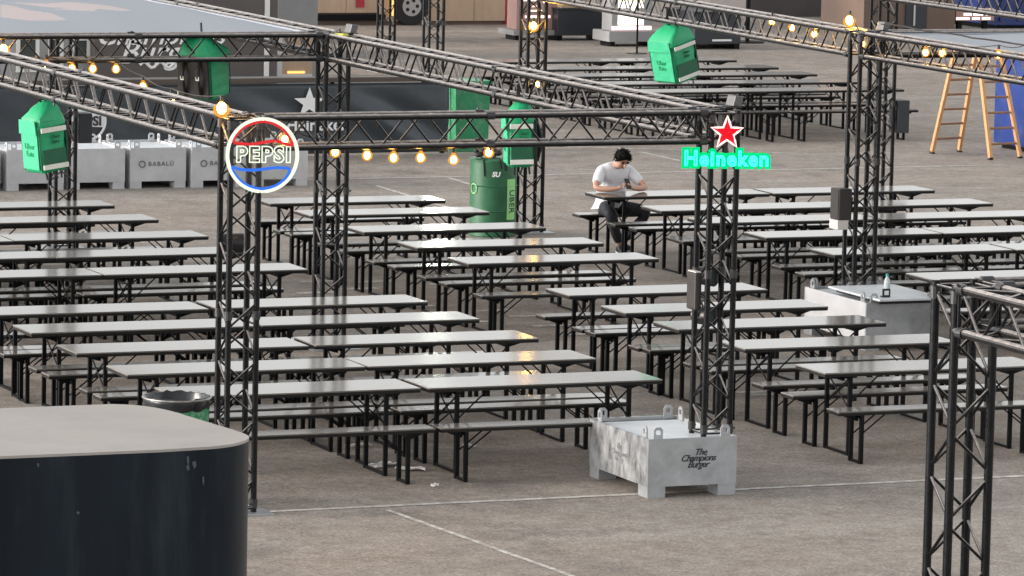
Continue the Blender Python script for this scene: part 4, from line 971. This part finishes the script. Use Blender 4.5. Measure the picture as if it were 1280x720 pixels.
def person():
    t = thing('person', 'man in white t-shirt and dark trousers seated at table, elbows down, reading phone', 'person', (23.51, 53.0, 0))
    J = []; Ed = []
    def add(p, r, par=None):
        J.append((p, r)); i = len(J)-1
        if par is not None: Ed.append((par, i))
        return i
    # x right in picture, y away from the table, z up; he faces -y
    pel = add((0, .04, .57), .09); sp1 = add((0, .05, .74), (.14,.11), pel); ch = add((0, -.02, .94), (.16,.12), sp1); nk0 = add((0, -.12, 1.06), .075, ch)
    nk = add((.0, -.19, 1.095), .056, nk0); hd0 = add((.006, -.255, 1.10), .070, nk); hd1 = add((.006, -.285, 1.155), (.080,.090), hd0); hd2 = add((.006, -.27, 1.215), (.070,.075), hd1)
    for s in (-1, 1):
        sh = add((s*.185, -.07, 1.01), .064, ch); ua = add((s*.265, -.15, .91), .050, sh); el = add((s*.335, -.26, .806), .042, ua)
        fa = add((s*.215, -.345, .802), .037, el); wr = add((s*.105, -.395, .812), .027, fa); pm = add((s*.052, -.415, .836), (.030,.020), wr)
        hp = add((s*.09, .02, .545), .075, pel); kn = add(((-.20, -.42, .515) if s < 0 else (.36, -.28, .50)), .060, hp)
        sn = add(((-.08, -.30, .27) if s < 0 else (.24, -.16, .28)), .050, kn); an = add(((.03, -.22, .09) if s < 0 else (.14, -.07, .12)), .036, sn)
    body = link('body', skin_mesh('body', J, Ed, 'skin', t, pel), t)
    # fingers and thumbs curled about the phone
    for s in (-1, 1):
        for k in range(4):
            b0 = Vector((s*.048, -.428, .826+.011*k)); L = (.045,.052,.050,.040)[k]
            jj = [(b0, .0085), (b0+Vector((-s*L*.45, -.014, .010)), .0080), (b0+Vector((-s*L*.95, -.004, .016)), .0070)]
            link('finger', skin_mesh('finger', jj, [(0,1),(1,2)], 'skin', t, 0, 1), t)
        b0 = Vector((s*.045, -.405, .858)); jj = [(b0, .010), (b0+Vector((-s*.018, -.006, .020)), .009), (b0+Vector((-s*.034, -.010, .026)), .0075)]
        link('thumb', skin_mesh('thumb', jj, [(0,1),(1,2)], 'skin', t, 0, 1), t)
    # face: head pitched down, looking at the phone
    hm = Matrix.Translation((.006, -.278, 1.158)) @ Matrix.Rotation(R(40), 4, 'X')
    def face(mb, name, mm, smooth=180):
        o = mb.build(name, mm, t, smooth); o.matrix_local = hm; return o
    face(MB().sphere((0,-.108,-.012), .020, 8, 6, (.75,1,1.5)), 'nose', 'skin')
    for s in (-1, 1):
        face(MB().sphere((s*.086,.0,-.012), .026, 8, 6, (.45,.8,1.2)), 'ear', 'skin')
        face(MB().sphere((s*.034,-.090,.014), .012, 8, 6, (1.3,.6,.7)), 'eye', 'shoe_black'); face(MB().sphere((s*.034,-.094,.036), .018, 8, 6, (1.3,.5,.32)), 'eyebrow', 'hair')
    face(MB().sphere((0,-.086,-.066), .020, 8, 6, (1.3,.5,.35)), 'mouth', 'stall_rust')
    # beard shadow and short dark hair with an uneven surface
    hb = MB(); n, mth = 22, 12; vs = []
    for i in range(mth+1):
        for j in range(n):
            a = 2*math.pi*j/n; fr_ = max(0, -math.sin(a)); pm_ = math.pi*(.62-.30*fr_**1.5)+random.uniform(-.05,.05); ph = pm_*i/mth
            x = math.sin(ph)*math.cos(a); y = math.sin(ph)*math.sin(a); z = math.cos(ph)
            rr = 1.0+.075*random.uniform(-1,1)+.05*fr_*(1-i/mth); rr *= 1-.10*(i/mth)**4
            vs.append((x*.096*rr, .006+y*.108*rr, .010+z*(.118+.012*fr_)*rr))
    for q_ in range(220):
        a = random.uniform(0, 6.28); fr_ = max(0, -math.sin(a)); ph = math.pi*(.58-.28*fr_**1.5)*math.sqrt(random.random())
        d_ = Vector((math.sin(ph)*math.cos(a)*.094, math.sin(ph)*math.sin(a)*.106, math.cos(ph)*.118)); p_ = d_*.93+Vector((0,.006,.010))
        hb.cyl(p_, p_+d_.normalized()*random.uniform(.016,.034)+Vector((random.uniform(-.014,.014), random.uniform(-.022,.006), random.uniform(-.004,.012))), .010, 4, .002)
    k0 = len(hb.v)
    hb.add(vs, [(i*n+j, i*n+(j+1) % n, (i+1)*n+(j+1) % n, (i+1)*n+j) for i in range(mth) for j in range(n)]); face(hb, 'hair', 'hair')
    # clothing
    J = [((0,.05,.63),(.125,.11)), ((0,.06,.70),(.195,.155)), ((0,.02,.87),(.22,.17)), ((0,-.06,1.005),(.165,.13)), ((0,-.13,1.07),(.090,.080))]; Ed = [(0,1),(1,2),(2,3),(3,4)]
    for s in (-1, 1):
        k = len(J); J += [((s*.175,-.075,1.005),.088), ((s*.25,-.14,.915),.074), ((s*.305,-.21,.845),.064)]; Ed += [(3,k),(k,k+1),(k+1,k+2)]
    link('t_shirt', skin_mesh('t_shirt', J, Ed, 'tshirt', t, 1), t)
    J = [((0,.03,.555),(.15,.105)), ((0,.03,.61),(.14,.10))]; Ed = [(0,1)]
    for s in (-1, 1):
        k = len(J); kn = (-.20,-.42,.52) if s < 0 else (.36,-.28,.505); mid = tuple((a+b)/2 for a, b in zip((s*.1,-.02,.555), kn)); sn = (-.085,-.31,.29) if s < 0 else (.24,-.165,.29); an = (.02,-.215,.125) if s < 0 else (.14,-.075,.15)
        J += [((s*.10,-.02,.555),.105), (mid,.095), (kn,.080), (sn,.068), (an,.056)]; Ed += [(0,k),(k,k+1),(k+1,k+2),(k+2,k+3),(k+3,k+4)]
    link('trousers', skin_mesh('trousers', J, Ed, 'trousers', t, 0), t)
    for s, p, d in ((-1,(.035,-.20,.05),(-.05,-.19,0)), (1,(.13,-.07,.07),(.02,-.18,.0))):
        p = Vector(p); d = Vector(d); jj = [(p+Vector((0,.05,0)), .040), (p, .046), (p+d*.55, (.042,.036)), (p+d+Vector((0,0,-.012)), (.034,.026))]
        link('shoe', skin_mesh('shoe', jj, [(0,1),(1,2),(2,3)], 'shoe_black', t, 1), t)
        so = MB().prism([(-.045,.06),(.045,.06),(.048,-.12),(.03,-.22),(-.03,-.22),(-.048,-.12)], 0, .02, 'z').build('shoe_sole', 'shoe_white', t); so.location = (p.x, p.y, max(.001, p.z-.052)); so.rotation_euler = (0,0,math.atan2(d.x, -d.y))
    ph = thing('smartphone', 'black smartphone held up in both hands by the seated man', 'phone', (23.525, 52.572, .872)); ph.rotation_euler = (R(-38), R(6), R(6))
    MB().box((-.037,-.004,-.075), (.037,.004,.075)).build('case', 'phone', ph, bevel=.003); MB().box((-.033,.0045,-.068), (.033,.0055,.068)).build('screen', 'window_glass', ph)
person()
